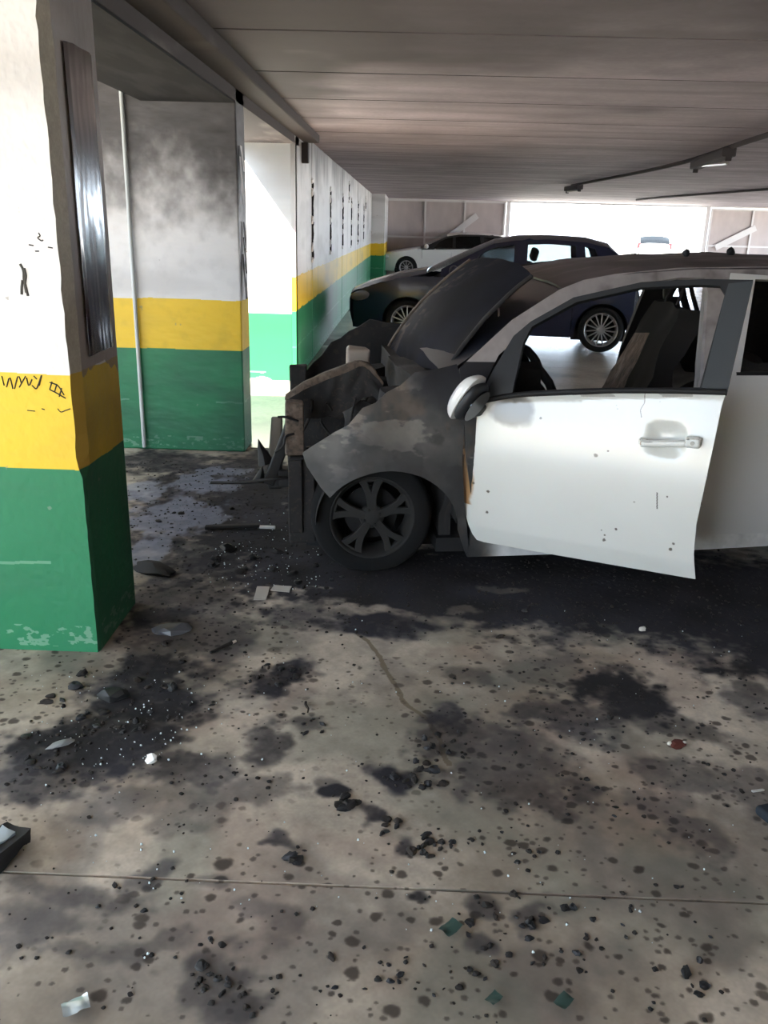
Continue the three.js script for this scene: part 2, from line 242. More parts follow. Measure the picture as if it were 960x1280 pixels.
// pen scribbles and scrapes on the paint: thin strokes lying on the front face
const penMat = mat(0x2c2a26, 0.8), scrapeMat = mat(0x55514b, 0.9);
{
  const at = (px, py) => { const d = V((px - 480) / FOCAL, -(py - 640) / FOCAL, -1).applyQuaternion(camera.quaternion), t = (P0.z1 + 0.0012) / d.z; return [d.x * t, EYE + d.y * t, P0.z1 + 0.0012]; };
  const stroke = (pts, r = 0.0022) => tube(pts.map((p) => at(...p)), r, pts.length * 4, 4);
  const word = [[[2, 470], [5, 482]], [[8, 484], [12, 472], [16, 486]], [[18, 486], [23, 470], [27, 480]], [[24, 484], [32, 470]], [[33, 472], [36, 482], [40, 474]], [[42, 470], [46, 474]], [[47, 484], [52, 468], [49, 482]], [[40, 482], [45, 486], [48, 480]]];
  const bars = [[[62, 478], [72, 482], [80, 494]], [[65, 477], [62, 487]], [[71, 480], [68, 490]], [[77, 485], [74, 496]], [[62, 487], [70, 491], [82, 498]]];
  part('pen_scribble', merge([...word, ...bars].map((p) => stroke(p))), penMat, pillar, 'black pen scribble on the yellow band');
  part('pen_scribble', merge([[[34, 513], [44, 514]], [[52, 511], [56, 512]], [[72, 511], [76, 515], [82, 513], [88, 511]]].map((p) => stroke(p, 0.0018))), penMat, pillar);
  part('pen_scribble', merge([[[48, 291], [50, 295], [47, 297], [52, 301], [54, 300]], [[44, 314], [49, 314]], [[36, 306], [42, 307]], [[60, 309], [66, 310]]].map((p) => stroke(p, 0.002))), penMat, pillar);
  part('black_scrape', merge([[[25, 330], [29, 338], [30, 350], [33, 362], [35, 370]], [[30, 335], [32, 345], [31, 355], [33, 366]], [[28, 350], [27, 360], [27, 368]]].map((p) => stroke(p, 0.0045))), scrapeMat, pillar, 'dark scrape on the white paint');
}
// glossy wrinkled film hanging on the pillar's side
{
  const w = 0.26, h = 1.02, nx = 26, ny = 90, g = new THREE.PlaneGeometry(w, h, nx, ny), p = g.attributes.position;
  for (let i = 0; i < p.count; i++) { const a = p.getX(i), y = p.getY(i); p.setXYZ(i, 0.006 + 0.005 * fbm(a * 7 + y * 2, y * 3, 441) + 0.0012 * vn(a * 60, y * 9, 442) + (Math.abs(a) > w * 0.46 ? -0.003 : 0), y + 0.01 * vn(a * 20, y, 443), -a); }
  g.computeVertexNormals();
  solo('plastic_film', g, new THREE.MeshPhysicalMaterial({ color: 0x5a4640, roughness: 0.22, side: THREE.DoubleSide, clearcoat: 1, clearcoatRoughness: 0.12, map: tex(128, 256, (u, v) => { const n = fbm(u * 5, v * 14, 446, 4); return mix3([200, 176, 170], [110, 84, 78], n); }) }), 'glossy wrinkled brown plastic film stuck to the side of the near pillar', 'plastic film', [WX + 0.002, 1.63, -3.215]);
}

/* ---------- cross wall at the far side of the bay ---------- */
const crossSoot = (a, y) => { const m = 0.45 * fbm(a * 1.8, y * 2.2, 471) + 0.35 * fbm(a * 6, y * 5, 473) + 0.2 * fbm(a * 19, y * 15, 474), f = fbm(a * 14, y * 14, 472); return clamp(step(1.5, 2.22, y + (a - 3.2) * 0.25 + (m - 0.5) * 1.0) * 1.0 + (f - 0.5) * 0.2, 0, 0.92); };
const crossTex = tex(1024, 768, (u, v) => { const a = u * 4.2, y = v * 2.6; let c = bands(a, y, 470, crossSoot); const bl = fbm(a * 6, y * 16, 475, 4); if (y > YT) c = mix3(c, [206, 206, 212], 0.25 * bl); if (y < YB) c = mix3(c, [18, 62, 50], 0.55 * step(0.3, 0.7, fbm(a * 1.5, y * 3, 477, 4))); return c; });
const crossMat = new THREE.MeshStandardMaterial({ map: scaled(crossTex, 0, 0, 4.2, 2.6), roughness: 0.55, bumpMap: scaled(tex(512, 512, (u, v) => 255 * fbm(u * 40, v * 70, 479, 3), false), 0, 0, 4.2, 2.6), bumpScale: 0.004 });
const cross = setting('wall_cross', 'cross wall with smoke stain over white, yellow and green paint', 'wall');
part('wall_face', metreUV(rbox(-4.6, WX, 0, CEIL, -6.35, -6.06, 0.012), (p, n) => Math.abs(n.x) > 0.7 ? [3.5 - (p.z + 6.06), p.y] : [p.x + 4.6 + 0.3, p.y]), crossMat, cross);
solo('drain_pipe', merge([tube([[-1.885, 0.02, -6.035], [-1.885, 1.2, -6.035], [-1.885, 2.42, -6.035]], 0.014, 8, 10), tube([[-1.885, 2.41, -6.035], [-1.86, 2.44, -6.035], [-1.8, 2.45, -6.03]], 0.014, 8, 10)]), mat(0xb9bcbb, 0.45), 'thin pale vertical pipe on the cross wall behind the near pillar', 'pipe');
// burnt paint hanging in shreds from the end of the cross wall
{
  const r = rng(77);
  for (let k = 0; k < 5; k++) {
    const y0 = [2.0, 1.86, 1.5, 1.38, 1.24][k], h = [0.16, 0.3, 0.2, 0.24, 0.3][k], g = new THREE.PlaneGeometry(0.07, h, 5, 10), p = g.attributes.position;
    for (let i = 0; i < p.count; i++) { const a = p.getX(i), y = p.getY(i); p.setXYZ(i, 0.012 + 0.03 * fbm(y * 9, a * 20, 480 + k, 2) * (0.5 - y / h), y, -a * (0.6 + 0.6 * vn(y * 20, k, 3))); }
    g.computeVertexNormals();
    part('peeling_paint', g.translate(WX, y0, -6.1 - 0.1 * r()), mat(k < 2 ? 0xcfc8c6 : 0x3a302c, 0.7, { side: THREE.DoubleSide }), cross);
  }
}

/* ---------- long left wall of precast panels ---------- */
const longTex = tex(2048, 256, (u, v) => {
  const a = 9 + u * 18.2, y = v * 2.6;
  return bands(a, y, 500, (a, y) => clamp(0.62 * step(2.0, 2.55, y + (fbm(a * 2.4, y * 1.2, 501, 4) - 0.5) * 0.75) * step(26, 10, a) + 0.16 * step(0.55, 0.75, fbm(a * 3, y * 0.6, 503, 4)), 0, 0.85));
});
const longMat = new THREE.MeshStandardMaterial({ map: scaled(longTex, 9, 0, 18.2, 2.6), roughness: 0.5 });
const wallLeft = setting('wall_left', 'long left wall with white, yellow and green bands and dark joint slots', 'wall');
{
  const zs = [-9.08, -10.6, -13.0, -15.4, -17.65, -20.0, -22.4, -24.8, -27], r = rng(9);
  for (let i = 0; i < zs.length - 1; i++) part('wall_panel', metreUV(rbox(WX - 0.045, WX + (i % 2) * 0.004, 0, CEIL, zs[i + 1] + 0.012, zs[i] - 0.012, 0.01), (p, n) => [-p.z, p.y]), longMat, wallLeft);
  part('panel_backing', box(WX - 0.4, WX - 0.03, 0, CEIL, -27, -9.41), mat(0x1d1b1b, 0.9), wallLeft);
  const seal = mat(0x1b1818, 0.7), chip = mat(0xe6e0dc, 0.9);
  const strip = (z, y0, y1, seed) => {
    const h = y1 - y0, g = new THREE.BoxGeometry(0.03, h, 0.05, 1, 16, 1), p = g.attributes.position;
    for (let k = 0; k < p.count; k++) { const y = p.getY(k), q = vn(y * 26, seed, 4); p.setX(k, p.getX(k) + (p.getX(k) > 0 ? 0.012 * (q - 0.5) : 0)); p.setZ(k, p.getZ(k) * (0.8 + 0.3 * q)); }
    g.computeVertexNormals(); part('joint_sealant', g.translate(WX + 0.006, (y0 + y1) / 2, z), seal, wallLeft, 'dark burst joint filler');
    for (const [yy, hh] of [[y1 + 0.01, 0.07], [y0 - 0.01, 0.06], [(y0 + y1) / 2 + (r() - 0.5) * h * 0.6, 0.1]]) { const c = new THREE.IcosahedronGeometry(1, 1), cp = c.attributes.position; for (let k = 0; k < cp.count; k++) { const f = 0.7 + 0.6 * vn3(cp.getX(k) * 2, cp.getY(k) * 2, cp.getZ(k) * 2, seed); cp.setXYZ(k, cp.getX(k) * f * 0.018, cp.getY(k) * f * hh * 0.5, cp.getZ(k) * f * 0.05); } c.computeVertexNormals(); part('plaster_chip', c.translate(WX + 0.008, yy, z + 0.03), chip, wallLeft); }
  };
  zs.slice(1, 7).forEach((z, i) => { strip(z, 1.2 + 0.02 * (i % 3), 1.62, i * 2 + 1); strip(z, 1.67, 2.06, i * 2 + 2); });
  strip(-16.9, 2.02, 2.32, 31); strip(-23.3, 1.98, 2.26, 33);
}

/* ---------- the light well beside the opening, and the walls out of sight ---------- */
const wellTex = tex(256, 256, (u, v) => { const y = v * 2.6, a = u * 3; const n = fbm(a * 5, y * 5, 520, 4); let c = y < 0.7 + 0.006 * vn(a * 9, 1, 2) ? [12, 104, 68] : [236, 234, 232]; c = mix3(c, [c[0] * 0.86, c[1] * 0.86, c[2] * 0.86], n); if (y < 0.09 && vn(a * 8, y * 20, 522) > 0.6) c = mix3(c, [200, 205, 195], 0.7); return c; });
const wellMat = new THREE.MeshStandardMaterial({ map: scaled(wellTex, 0, 0, 3, 2.6), roughness: 0.7 });
const well = setting('wall_lightwell', 'sunlit white wall with green dado seen through the opening', 'wall');
part('wall_face', metreUV(box(-4.4, -1.2, 0, 3.6, -9.4, -9.1), (p) => [p.x + 4.4, p.y]), wellMat, well);
part('jamb_strip', metreUV(box(-1.195, WX, 0, SOFF, -9.2, -9.075), (p, n) => [9.1, p.y]), longMat, well);
part('wall_face', metreUV(box(-4.7, -4.4, 0, 3.6, -9.4, -6.06), (p) => [-p.z - 6, p.y]), wellMat, well);
part('lintel', box(-1.77, WX, SOFF, CEIL + 0.3, -9.4, -9.07), mat(0xd8d4d0, 0.8), well);
const outerMat = new THREE.MeshStandardMaterial({ map: scaled(tex(256, 256, (u, v) => { const y = v * 2.6; return bands(u * 6, y, 540); }), 0, 0, 6, 2.6), roughness: 0.7 });
const wallRight = setting('wall_right', 'unseen painted side wall with openings added to light the back', 'wall');
part('wall_face', metreUV(box(13.9, 14.2, 0, CEIL + 0.2, -6, ZR + 0.3), (p) => [(-p.z + 100) % 6, p.y]), outerMat, wallRight);
part('wall_face', metreUV(box(13.9, 14.2, 0, CEIL + 0.2, -31.2, -30), (p) => [(-p.z + 100) % 6, p.y]), outerMat, wallRight);
part('parapet', metreUV(box(13.9, 14.2, 0, 0.25, -30, -6), (p) => [(-p.z + 100) % 6, p.y]), outerMat, wallRight);  // unseen; kept low so the added openings brighten the back of the garage
for (const z of [-12, -18, -24]) part('mullion', rbox(13.9, 14.2, 0.25, CEIL + 0.2, z - 0.2, z + 0.2, 0.01), mat(0xcfcac6, 0.8), wallRight);
const wallRear = setting('wall_rear', 'unseen painted wall beside the entrance, placed to narrow the daylight', 'wall');
part('wall_face', metreUV(box(ENTR, 14.2, 0, CEIL + 0.3, ZR, ZR + 0.3), (p) => [p.x, p.y]), outerMat, wallRear);  // out of view, set close behind the camera to block part of the daylight
const bayRoof = setting('roof_bay', 'concrete slab over the side bay', 'slab');
part('slab_face', box(-5.2, -1.77, CEIL, CEIL + 0.3, -6.2, ZR + 0.3), mat(0x8f8a86, 0.85), bayRoof);
const bayWall = setting('wall_bay', 'low parapet wall of the side bay', 'wall');
part('wall_face', metreUV(box(-5.2, -4.9, 0, 1.15, -6.1, ZR + 0.3), (p) => [-p.z + 6, p.y]), outerMat, bayWall);

/* ---------- far end: sheet-metal screen, gateway, ground outside ---------- */
const ZF = -31;
const sheetMat = new THREE.MeshStandardMaterial({ map: tex(256, 256, (u, v) => { const n = fbm(u * 4, v * 4, 560); return mix3([214, 200, 195], [178, 165, 162], n); }), roughness: 0.6 });
const frameMat = mat(0xe4dedb, 0.5);
function screen(name, label, posts, y1, rail) {
  const g = setting(name, label, 'screen');
  for (let i = 0; i < posts.length - 1; i++) part('sheet', rbox(posts[i] + 0.02, posts[i + 1] - 0.02, 0, y1, ZF - 0.04, ZF + 0.01 * (i % 2), 0.005), sheetMat, g);
  for (const x of posts) part('post', box(x - 0.03, x + 0.03, 0, y1 + 0.02, ZF, ZF + 0.06), frameMat, g);
  part('top_rail', box(posts[0], posts[posts.length - 1], y1 - 0.03, y1 + 0.03, ZF, ZF + 0.05), frameMat, g);
  part('rail', box(posts[0], posts[posts.length - 1], rail - 0.03, rail + 0.03, ZF + 0.01, ZF + 0.05), frameMat, g);
  return g;
}
const screenA = screen('wall_far_screen', 'grey sheet screen in a white frame behind the pale estate car', [-0.85, 0.52, 1.87, 3.22], 2.44, 1.25);
part('brace', box(-0.62, 0.62, -0.1, 0.1, -0.015, 0.015).rotateZ(R(38)).translate(1.8, 1.62, ZF + 0.07), frameMat, screenA);
const screenB = screen('wall_far_screen_right', 'grey sheet screen in a white frame right of the gateway', [10.2, 11.6, 13.0, 13.9], 2.4, 1.22);
part('brace', box(-0.72, 0.72, -0.1, 0.1, -0.015, 0.015).rotateZ(R(28)).translate(11.1, 1.5, ZF + 0.07), frameMat, screenB);
const farWall = setting('wall_far', 'painted return wall in the far corner and lintel above the gateway', 'wall');
part('wall_face', metreUV(box(-1.5, -0.75, 0, CEIL + 0.2, -31.2, -27.02), (p) => [p.x + 2, p.y]), outerMat, farWall);
part('lintel', box(-1.5, 14.2, 2.45, CEIL + 0.3, ZF - 0.3, ZF - 0.05), mat(0xd8d4d0, 0.8), farWall);
part('gate_jamb', rbox(3.28, 3.42, 0, 2.45, ZF - 0.25, ZF + 0.02, 0.01), frameMat, farWall);
part('gate_jamb', rbox(10.02, 10.16, 0, 2.45, ZF - 0.25, ZF + 0.02, 0.01), frameMat, farWall);
const apron = setting('ground_outside', 'sunlit pale ground outside the garage', 'ground');
part('ground', box(-60, 70, -0.3, -0.01, -110, ZF - 0.02), mat(0xb9b2a6, 0.9), apron);
part('ground', box(-60, 70, -0.3, -0.01, ZR + 0.02, 60), mat(0xb9b2a6, 0.9), apron);
part('ground', box(14.25, 70, -0.3, -0.01, ZF - 0.02, ZR + 0.02), mat(0xb9b2a6, 0.9), apron);
part('ground', box(-60, -5.25, -0.3, -0.01, ZF - 0.02, ZR + 0.02), mat(0xb9b2a6, 0.9), apron);

/* ---------- sheet-metal kit: side outlines bent to a body section, lofted tops, wheels ---------- */
function refine(tris, L) {                                          // conforming subdivision of 2-D triangles until edges are short
  let T = tris;
  for (let k = 0; k < 7; k++) {
    let any = false; const out = [];
    for (const [a, b, c] of T) {
      const l = (p, q) => Math.hypot(p[0] - q[0], p[1] - q[1]) > L, m = (p, q) => [(p[0] + q[0]) / 2, (p[1] + q[1]) / 2];
      const ab = l(a, b), bc = l(b, c), ca = l(c, a), n = ab + bc + ca;
      if (!n) { out.push([a, b, c]); continue; } any = true;
      if (n === 3) { const x = m(a, b), y = m(b, c), z = m(c, a); out.push([a, x, z], [x, b, y], [z, y, c], [x, y, z]); } else {
        let [p, q, r] = [a, b, c], [pq, qr, rp] = [ab, bc, ca];
        const rot = () => { [p, q, r] = [q, r, p]; [pq, qr, rp] = [qr, rp, pq]; };
        if (n === 1) { while (!pq) rot(); const x = m(p, q); out.push([p, x, r], [x, q, r]); }
        else { while (rp) rot(); const x = m(p, q), y = m(q, r); out.push([p, x, r], [x, y, r], [x, q, y]); }
      }
    }
    T = out; if (!any) break;
  }
  return T;
}
// outline in (s along the car, y up) -> solid sheet at depth W(s, y); far: mirrored to the other side of a car of that width
function sheet(pts, W, { holes = [], L = 0.09, thick = 0.012, width = 0, far = false, crease = 0.6, jag = 0, seed = 1 } = {}) {
  const sh = new THREE.Shape(pts.map((p) => new THREE.Vector2(p[0], p[1]))); for (const h of holes) sh.holes.push(new THREE.Path(h.map((p) => new THREE.Vector2(p[0], p[1]))));
  const g0 = new THREE.ShapeGeometry(sh), P = g0.attributes.position, ix = g0.index.array, tris = [];
  for (let i = 0; i < ix.length; i += 3) tris.push([0, 1, 2].map((k) => [P.getX(ix[i + k]), P.getY(ix[i + k])]));
  const T = refine(tris, L), key = new Map(), vs = [], id = (p) => { const k = Math.round(p[0] * 2e4) + '_' + Math.round(p[1] * 2e4); if (!key.has(k)) { key.set(k, vs.length); vs.push(p); } return key.get(k); };
  const F = T.map((t) => t.map(id)).filter(([a, b, c]) => a !== b && b !== c && c !== a), sg = far ? -1 : 1;
  const at = vs.map(([s, y]) => { const w = W(s, y) + (jag ? jag * (fbm(s * 6, y * 6, seed) - 0.5) : 0); return V(s, y, far ? -(width - w) : -w); });
  const base = new THREE.BufferGeometry(); base.setAttribute('position', new THREE.Float32BufferAttribute(at.flatMap((p) => [p.x, p.y, p.z]), 3)); base.setIndex(F.flatMap(([a, b, c]) => far ? [a, c, b] : [a, b, c])); base.computeVertexNormals();
  const N = base.attributes.normal, n = at.length, pos = at.flatMap((p) => [p.x, p.y, p.z]), uv = vs.flatMap(([s, y]) => [s, y]);
  for (let i = 0; i < n; i++) pos.push(at[i].x - N.getX(i) * thick, at[i].y - N.getY(i) * thick, at[i].z - N.getZ(i) * thick); uv.push(...uv.slice());
  const idx = [], edges = new Map();
  for (let [a, b, c] of F) { if (far) [b, c] = [c, b]; idx.push(a, b, c, a + n, c + n, b + n); for (const [p, q] of [[a, b], [b, c], [c, a]]) { const k = p < q ? p + '_' + q : q + '_' + p; edges.has(k) ? edges.set(k, null) : edges.set(k, [p, q]); } }
  for (const e of edges.values()) if (e) { const [p, q] = e; idx.push(q, p, p + n, q, p + n, q + n); }
  const g = new THREE.BufferGeometry(); g.setAttribute('position', new THREE.Float32BufferAttribute(pos, 3)); g.setAttribute('uv', new THREE.Float32BufferAttribute(uv, 2)); g.setIndex(idx);
  return toCreasedNormals(g, crease);
}
// stations [s, y at the middle, y at the edge, depth of the edge]; a sheet across the car
function loft(st, width, { n = 14, thick = 0.012, crown = 2, warp = 0, seed = 1, crease = 0.6, fine = 3 } = {}) {
  const S = []; for (let i = 0; i < st.length - 1; i++) for (let k = 0; k < fine; k++) { const t = k / fine; S.push(st[i].map((v, j) => mix(v, st[i + 1][j], t))); } S.push(st[st.length - 1]);
  const pos = [], uv = [], m = S.length, c = n + 1;
  for (const [s, ym, ye, w] of S) for (let j = 0; j <= n; j++) { const t = j / n * 2 - 1, k = 1 - Math.abs(t) ** crown, d = warp ? warp * (fbm(s * 5, t * 3, seed) - 0.5) : 0, z = -mix(w, width - w, j / n); pos.push(s + d * 0.3, mix(ye, ym, k) + d, z); uv.push(s, -z); }
  const top = m * c, g0 = new THREE.BufferGeometry(), ix = []; g0.setAttribute('position', new THREE.Float32BufferAttribute(pos.slice(), 3));
  for (let i = 0; i < m - 1; i++) for (let j = 0; j < n; j++) { const a = i * c + j, b = a + 1, d = a + c, e = d + 1; ix.push(a, d, b, b, d, e); }
  // face up/outwards: stations run rearwards along +s and z falls with j
  g0.setIndex(ix); g0.computeVertexNormals(); let up = 0; for (let i = 0; i < top; i++) up += g0.attributes.normal.getY(i); const flip = up < 0 ? 1 : 0;
  const nn = g0.attributes.normal, sgn = flip ? 1 : -1; for (let i = 0; i < top; i++) pos.push(pos[i * 3] + sgn * nn.getX(i) * thick, pos[i * 3 + 1] + sgn * nn.getY(i) * thick, pos[i * 3 + 2] + sgn * nn.getZ(i) * thick); uv.push(...uv.slice());
  const idx = []; for (let i = 0; i < ix.length; i += 3) { let [a, b, d] = [ix[i], ix[i + 1], ix[i + 2]]; if (flip) [b, d] = [d, b]; idx.push(a, b, d, a + top, d + top, b + top); }
  const rim = []; for (let j = 0; j < n; j++) rim.push([j, j + 1], [(m - 1) * c + j + 1, (m - 1) * c + j]); for (let i = 0; i < m - 1; i++) rim.push([(i + 1) * c, i * c], [i * c + n, (i + 1) * c + n]);
  for (const [p, q] of rim) idx.push(p, q, p + top, q, q + top, p + top);
  const g = new THREE.BufferGeometry(); g.setAttribute('position', new THREE.Float32BufferAttribute(pos, 3)); g.setAttribute('uv', new THREE.Float32BufferAttribute(uv, 2)); g.setIndex(idx);
  return toCreasedNormals(g, crease);
}
const arc = (cx, cy, rx, ry, a0, a1, n = 18) => Array.from({ length: n + 1 }, (_, i) => { const a = R(mix(a0, a1, i / n)); return [cx + rx * Math.cos(a), cy + ry * Math.sin(a)]; });
const lumpy = (g, amp, freq, seed) => { const q = g.index ? g : mergeVertices(g), p = q.attributes.position; for (let i = 0; i < p.count; i++) { const x = p.getX(i), y = p.getY(i), z = p.getZ(i); p.setXYZ(i, x + amp * (vn3(x * freq, y * freq, z * freq, seed) - 0.5) * 2, y + amp * (vn3(x * freq, y * freq, z * freq, seed + 40) - 0.5) * 2, z + amp * (vn3(x * freq, y * freq, z * freq, seed + 80) - 0.5) * 2); } q.computeVertexNormals(); return q; };
const lathe = (pts, seg = 40) => new THREE.LatheGeometry(pts.map((p) => new THREE.Vector2(...p)), seg).rotateX(Math.PI / 2);   // axis along z, outer face towards +z
// wheel at (s, y, z of its outer face); side +1 faces +z. spokes: list of angles and a spoke outline
function wheel(parent, s, y, z, side, o) {
  const w = new THREE.Group(); w.name = 'wheel'; w.position.set(s, y, z); if (side < 0) w.rotation.y = Math.PI; parent.add(w);
  const { rr, tr, tw = 0.19, n = 15, kind = 'thin', metal, rubber, dark, flat = 0 } = o;
  let tyre = lathe([[rr * 0.98, -tw + 0.02], [rr + 0.02, -tw + 0.005], [tr - 0.025, -tw], [tr - 0.006, -tw + 0.025], [tr, -tw * 0.6], [tr, -tw * 0.35], [tr - 0.004, -0.03], [tr - 0.02, -0.004], [rr + 0.035, 0.004], [rr + 0.012, 0], [rr * 0.98, -0.012]], 44);
  if (flat) { tyre = tyre.clone(); const p = tyre.attributes.position; for (let i = 0; i < p.count; i++) { if (p.getY(i) < -flat) { const e = -flat - p.getY(i); p.setY(i, -flat + 0.003 * vn(p.getX(i) * 30, p.getZ(i) * 30, 3)); p.setZ(i, p.getZ(i) + (p.getZ(i) > -tw / 2 ? 1 : -1) * e * 0.35); } } tyre.computeVertexNormals(); }
  part('tyre', tyre, rubber, w);
  part('rim', lathe([[rr * 0.9, -tw + 0.03], [rr * 0.86, -tw * 0.5], [rr * 0.9, -0.03], [rr * 0.97, -0.012], [rr, -0.002], [rr + 0.008, -0.006], [rr + 0.004, -0.016]], 44), metal, w);
  part('brake_disc', lathe([[0.02, -0.10], [rr * 0.66, -0.10], [rr * 0.66, -0.118], [0.02, -0.118]], 30), dark, w);
  part('hub', lathe([[0.001, -0.012], [0.022, -0.012], [0.03, -0.018], [0.055, -0.022], [0.062, -0.04], [0.05, -0.07]], 24), metal, w);
  if (kind === 'thin') {
    const g = new RoundedBoxGeometry(0.018, rr - 0.04, 0.02, 1, 0.005).translate(0, (rr - 0.04) / 2 + 0.045, -0.024);
    for (let i = 0; i < n; i++) { const m = part('spoke', g, metal, w); m.rotation.z = i / n * Math.PI * 2; }
  } else {
    // broad forked spoke: stem that splits in two arms towards the rim
    const f = new THREE.Shape(); f.moveTo(-0.017, 0.035); f.lineTo(-0.02, rr * 0.45); f.quadraticCurveTo(-0.03, rr * 0.75, -0.062, rr * 0.93); f.lineTo(-0.03, rr * 0.985); f.lineTo(0.03, rr * 0.985); f.lineTo(0.062, rr * 0.93); f.quadraticCurveTo(0.03, rr * 0.75, 0.02, rr * 0.45); f.lineTo(0.017, 0.035); f.closePath();
    const h = new THREE.Path(); h.moveTo(0, rr * 0.58); h.quadraticCurveTo(0.012, rr * 0.75, 0.024, rr * 0.9); h.lineTo(-0.024, rr * 0.9); h.quadraticCurveTo(-0.012, rr * 0.75, 0, rr * 0.58); f.holes.push(h);
    const g = new THREE.ExtrudeGeometry(f, { depth: 0.018, bevelEnabled: true, bevelSize: 0.004, bevelThickness: 0.005, bevelSegments: 2, curveSegments: 6 }).translate(0, 0, -0.042);
    for (let i = 0; i < n; i++) { const m = part('spoke', g, metal, w); m.rotation.z = (i + (o.turn ?? 0)) / n * Math.PI * 2; }
    const b = new THREE.CylinderGeometry(0.007, 0.007, 0.012, 8).rotateX(Math.PI / 2).translate(0, 0.04, -0.018);
    for (let i = 0; i < 4; i++) { const m = part('wheel_bolt', b, dark, w); m.rotation.z = i / 4 * Math.PI * 2 + 0.4; }
  }
  return w;
}

/* ---------- the burnt white hatchback ---------- */
const BW = 1.7;                                                       // body width; s runs rearwards from the front wheel, depth w runs away from the viewer
const bodyW = (s, y) => { const low = 0.05 * ((y - 0.55) / 0.45) ** 2, high = y > 0.93 ? (y - 0.93) * 0.42 : 0, nose = s < -0.02 ? 1.15 * (s + 0.02) ** 2 : 0, tail = s > 2.75 ? 0.5 * (s - 2.75) ** 2 : 0; return (y < 0.93 ? Math.min(low, 0.06) : 0.035) + high + nose + tail - 0.03; };
const ash = (s, y, seed) => { const n = fbm(s * 4, y * 4, seed), m = fbm(s * 11, y * 11, seed + 5); return [n, m]; };
const burntSide = tex(1536, 640, (u, v) => {
  const s = -0.6 + u * 4.2, y = v * 1.6, [n, m] = ash(s, y, 610), f = fbm(s * 30, y * 30, 615);
  let c = mix3([60, 60, 60], [86, 83, 80], step(0.35, 0.65, n)); c = mix3(c, [46, 45, 45], 0.6 * step(0.5, 0.64, m));
  c = mix3(c, [124, 118, 111], 0.8 * step(0.54, 0.62, 0.45 * fbm(s * 6, y * 12, 621) + 0.55 * fbm(s * 14, y * 30, 622) + 0.18 * Math.exp(-(((s + 0.05) / 0.22) ** 2) - (((y - 0.72) / 0.12) ** 2)) - 0.12 * step(0.1, 0.4, s) - 0.14 * step(-0.15, -0.32, s)));           // pale ash
  c = mix3(c, [110, 90, 74], 0.4 * step(0.6, 0.72, fbm(s * 7, y * 5, 627)));                                                          // rust
  const sootTop = step(0.22, 0.42, (y - 0.72) * 1.2 + (s - 0.05) * 0.9 + (n - 0.5) * 0.7) * step(0.75, 0.55, s); c = mix3(c, [27, 28, 34], 0.92 * sootTop);
  const low = step(0.66, 0.4, Math.hypot((s - 0.03) / 0.75, (y - 0.25) / 0.8) + (n - 0.5) * 0.3); c = mix3(c, [50, 49, 50], 0.75 * low);
  if (s > 0.5 || y > 1.03) { const rail = y > 0.9; let p = rail ? mix3([166, 158, 156], [76, 68, 71], step(0.54, 0.72, n)) : [222, 220, 218]; p = mix3(p, [120, 114, 114], rail ? 0.2 : 0.12 * step(0.5, 0.75, m)); c = mix3(c, p, y > 1.03 ? 1 : step(0.5, 0.62, s)); }
  const k = 0.92 + 0.16 * f; return [c[0] * k, c[1] * k, c[2] * k];
});
const sideMat = new THREE.MeshStandardMaterial({ map: scaled(burntSide, -0.6, 0, 4.2, 1.6), roughness: 0.55, metalness: 0.05, side: THREE.DoubleSide });
const charTex = tex(512, 512, (u, v) => { const n = fbm(u * 8, v * 8, 640), m = fbm(u * 24, v * 24, 641); let c = mix3([26, 25, 26], [44, 41, 41], n); c = mix3(c, [72, 60, 50], 0.45 * step(0.62, 0.75, m)); return c; }, true, true);
const charMat = new THREE.MeshStandardMaterial({ map: charTex, roughness: 0.85, side: THREE.DoubleSide });
const rustTex = tex(512, 512, (u, v) => { const n = fbm(u * 9, v * 9, 650), m = fbm(u * 22, v * 22, 651); let c = mix3([70, 58, 50], [112, 98, 86], n); c = mix3(c, [50, 44, 41], 0.6 * step(0.4, 0.8, m)); return mix3(c, [128, 118, 108], 0.4 * step(0.55, 0.8, fbm(u * 10, v * 10, 655))); }, true, true);
const rustMat = new THREE.MeshStandardMaterial({ map: rustTex, roughness: 0.9, side: THREE.DoubleSide });
const metal3 = (g) => metreUV(g, (p, n) => Math.abs(n.y) > 0.7 ? [p.x * 3, p.z * 3] : Math.abs(n.x) > 0.7 ? [p.z * 3, p.y * 3] : [p.x * 3, p.y * 3]);
const rearPaint = new THREE.MeshPhysicalMaterial({ color: 0xdddbd9, roughness: 0.3, clearcoat: 1, clearcoatRoughness: 0.08 });
const blackMat = mat(0x121113, 0.7), rubberMat = mat(0x0c0c0d, 1.0), sootMetal = new THREE.MeshStandardMaterial({ color: 0x6c6966, roughness: 0.6, metalness: 0.3 });
const roofTex = tex(768, 512, (u, v) => { const s = 0.6 + u * 3, w = v * 1.8, n = fbm(s * 3, w * 8, 660), m = fbm(s * 2, w * 14, 663); let c = mix3([58, 50, 54], [92, 82, 84], n); c = mix3(c, [150, 140, 140], 0.55 * step(0.58, 0.72, m)); return mix3(c, [34, 30, 34], 0.6 * step(0.5, 0.7, fbm(s * 5, w * 5, 668))); });
const roofMat = new THREE.MeshStandardMaterial({ map: scaled(roofTex, 0.6, 0, 3, 1.8), roughness: 0.42, side: THREE.DoubleSide });
const burnt = thing('burnt_car', 'burnt-out white hatchback with charred bonnet up and open driver door', 'car', [-0.105, 0, -3.76], R(8));
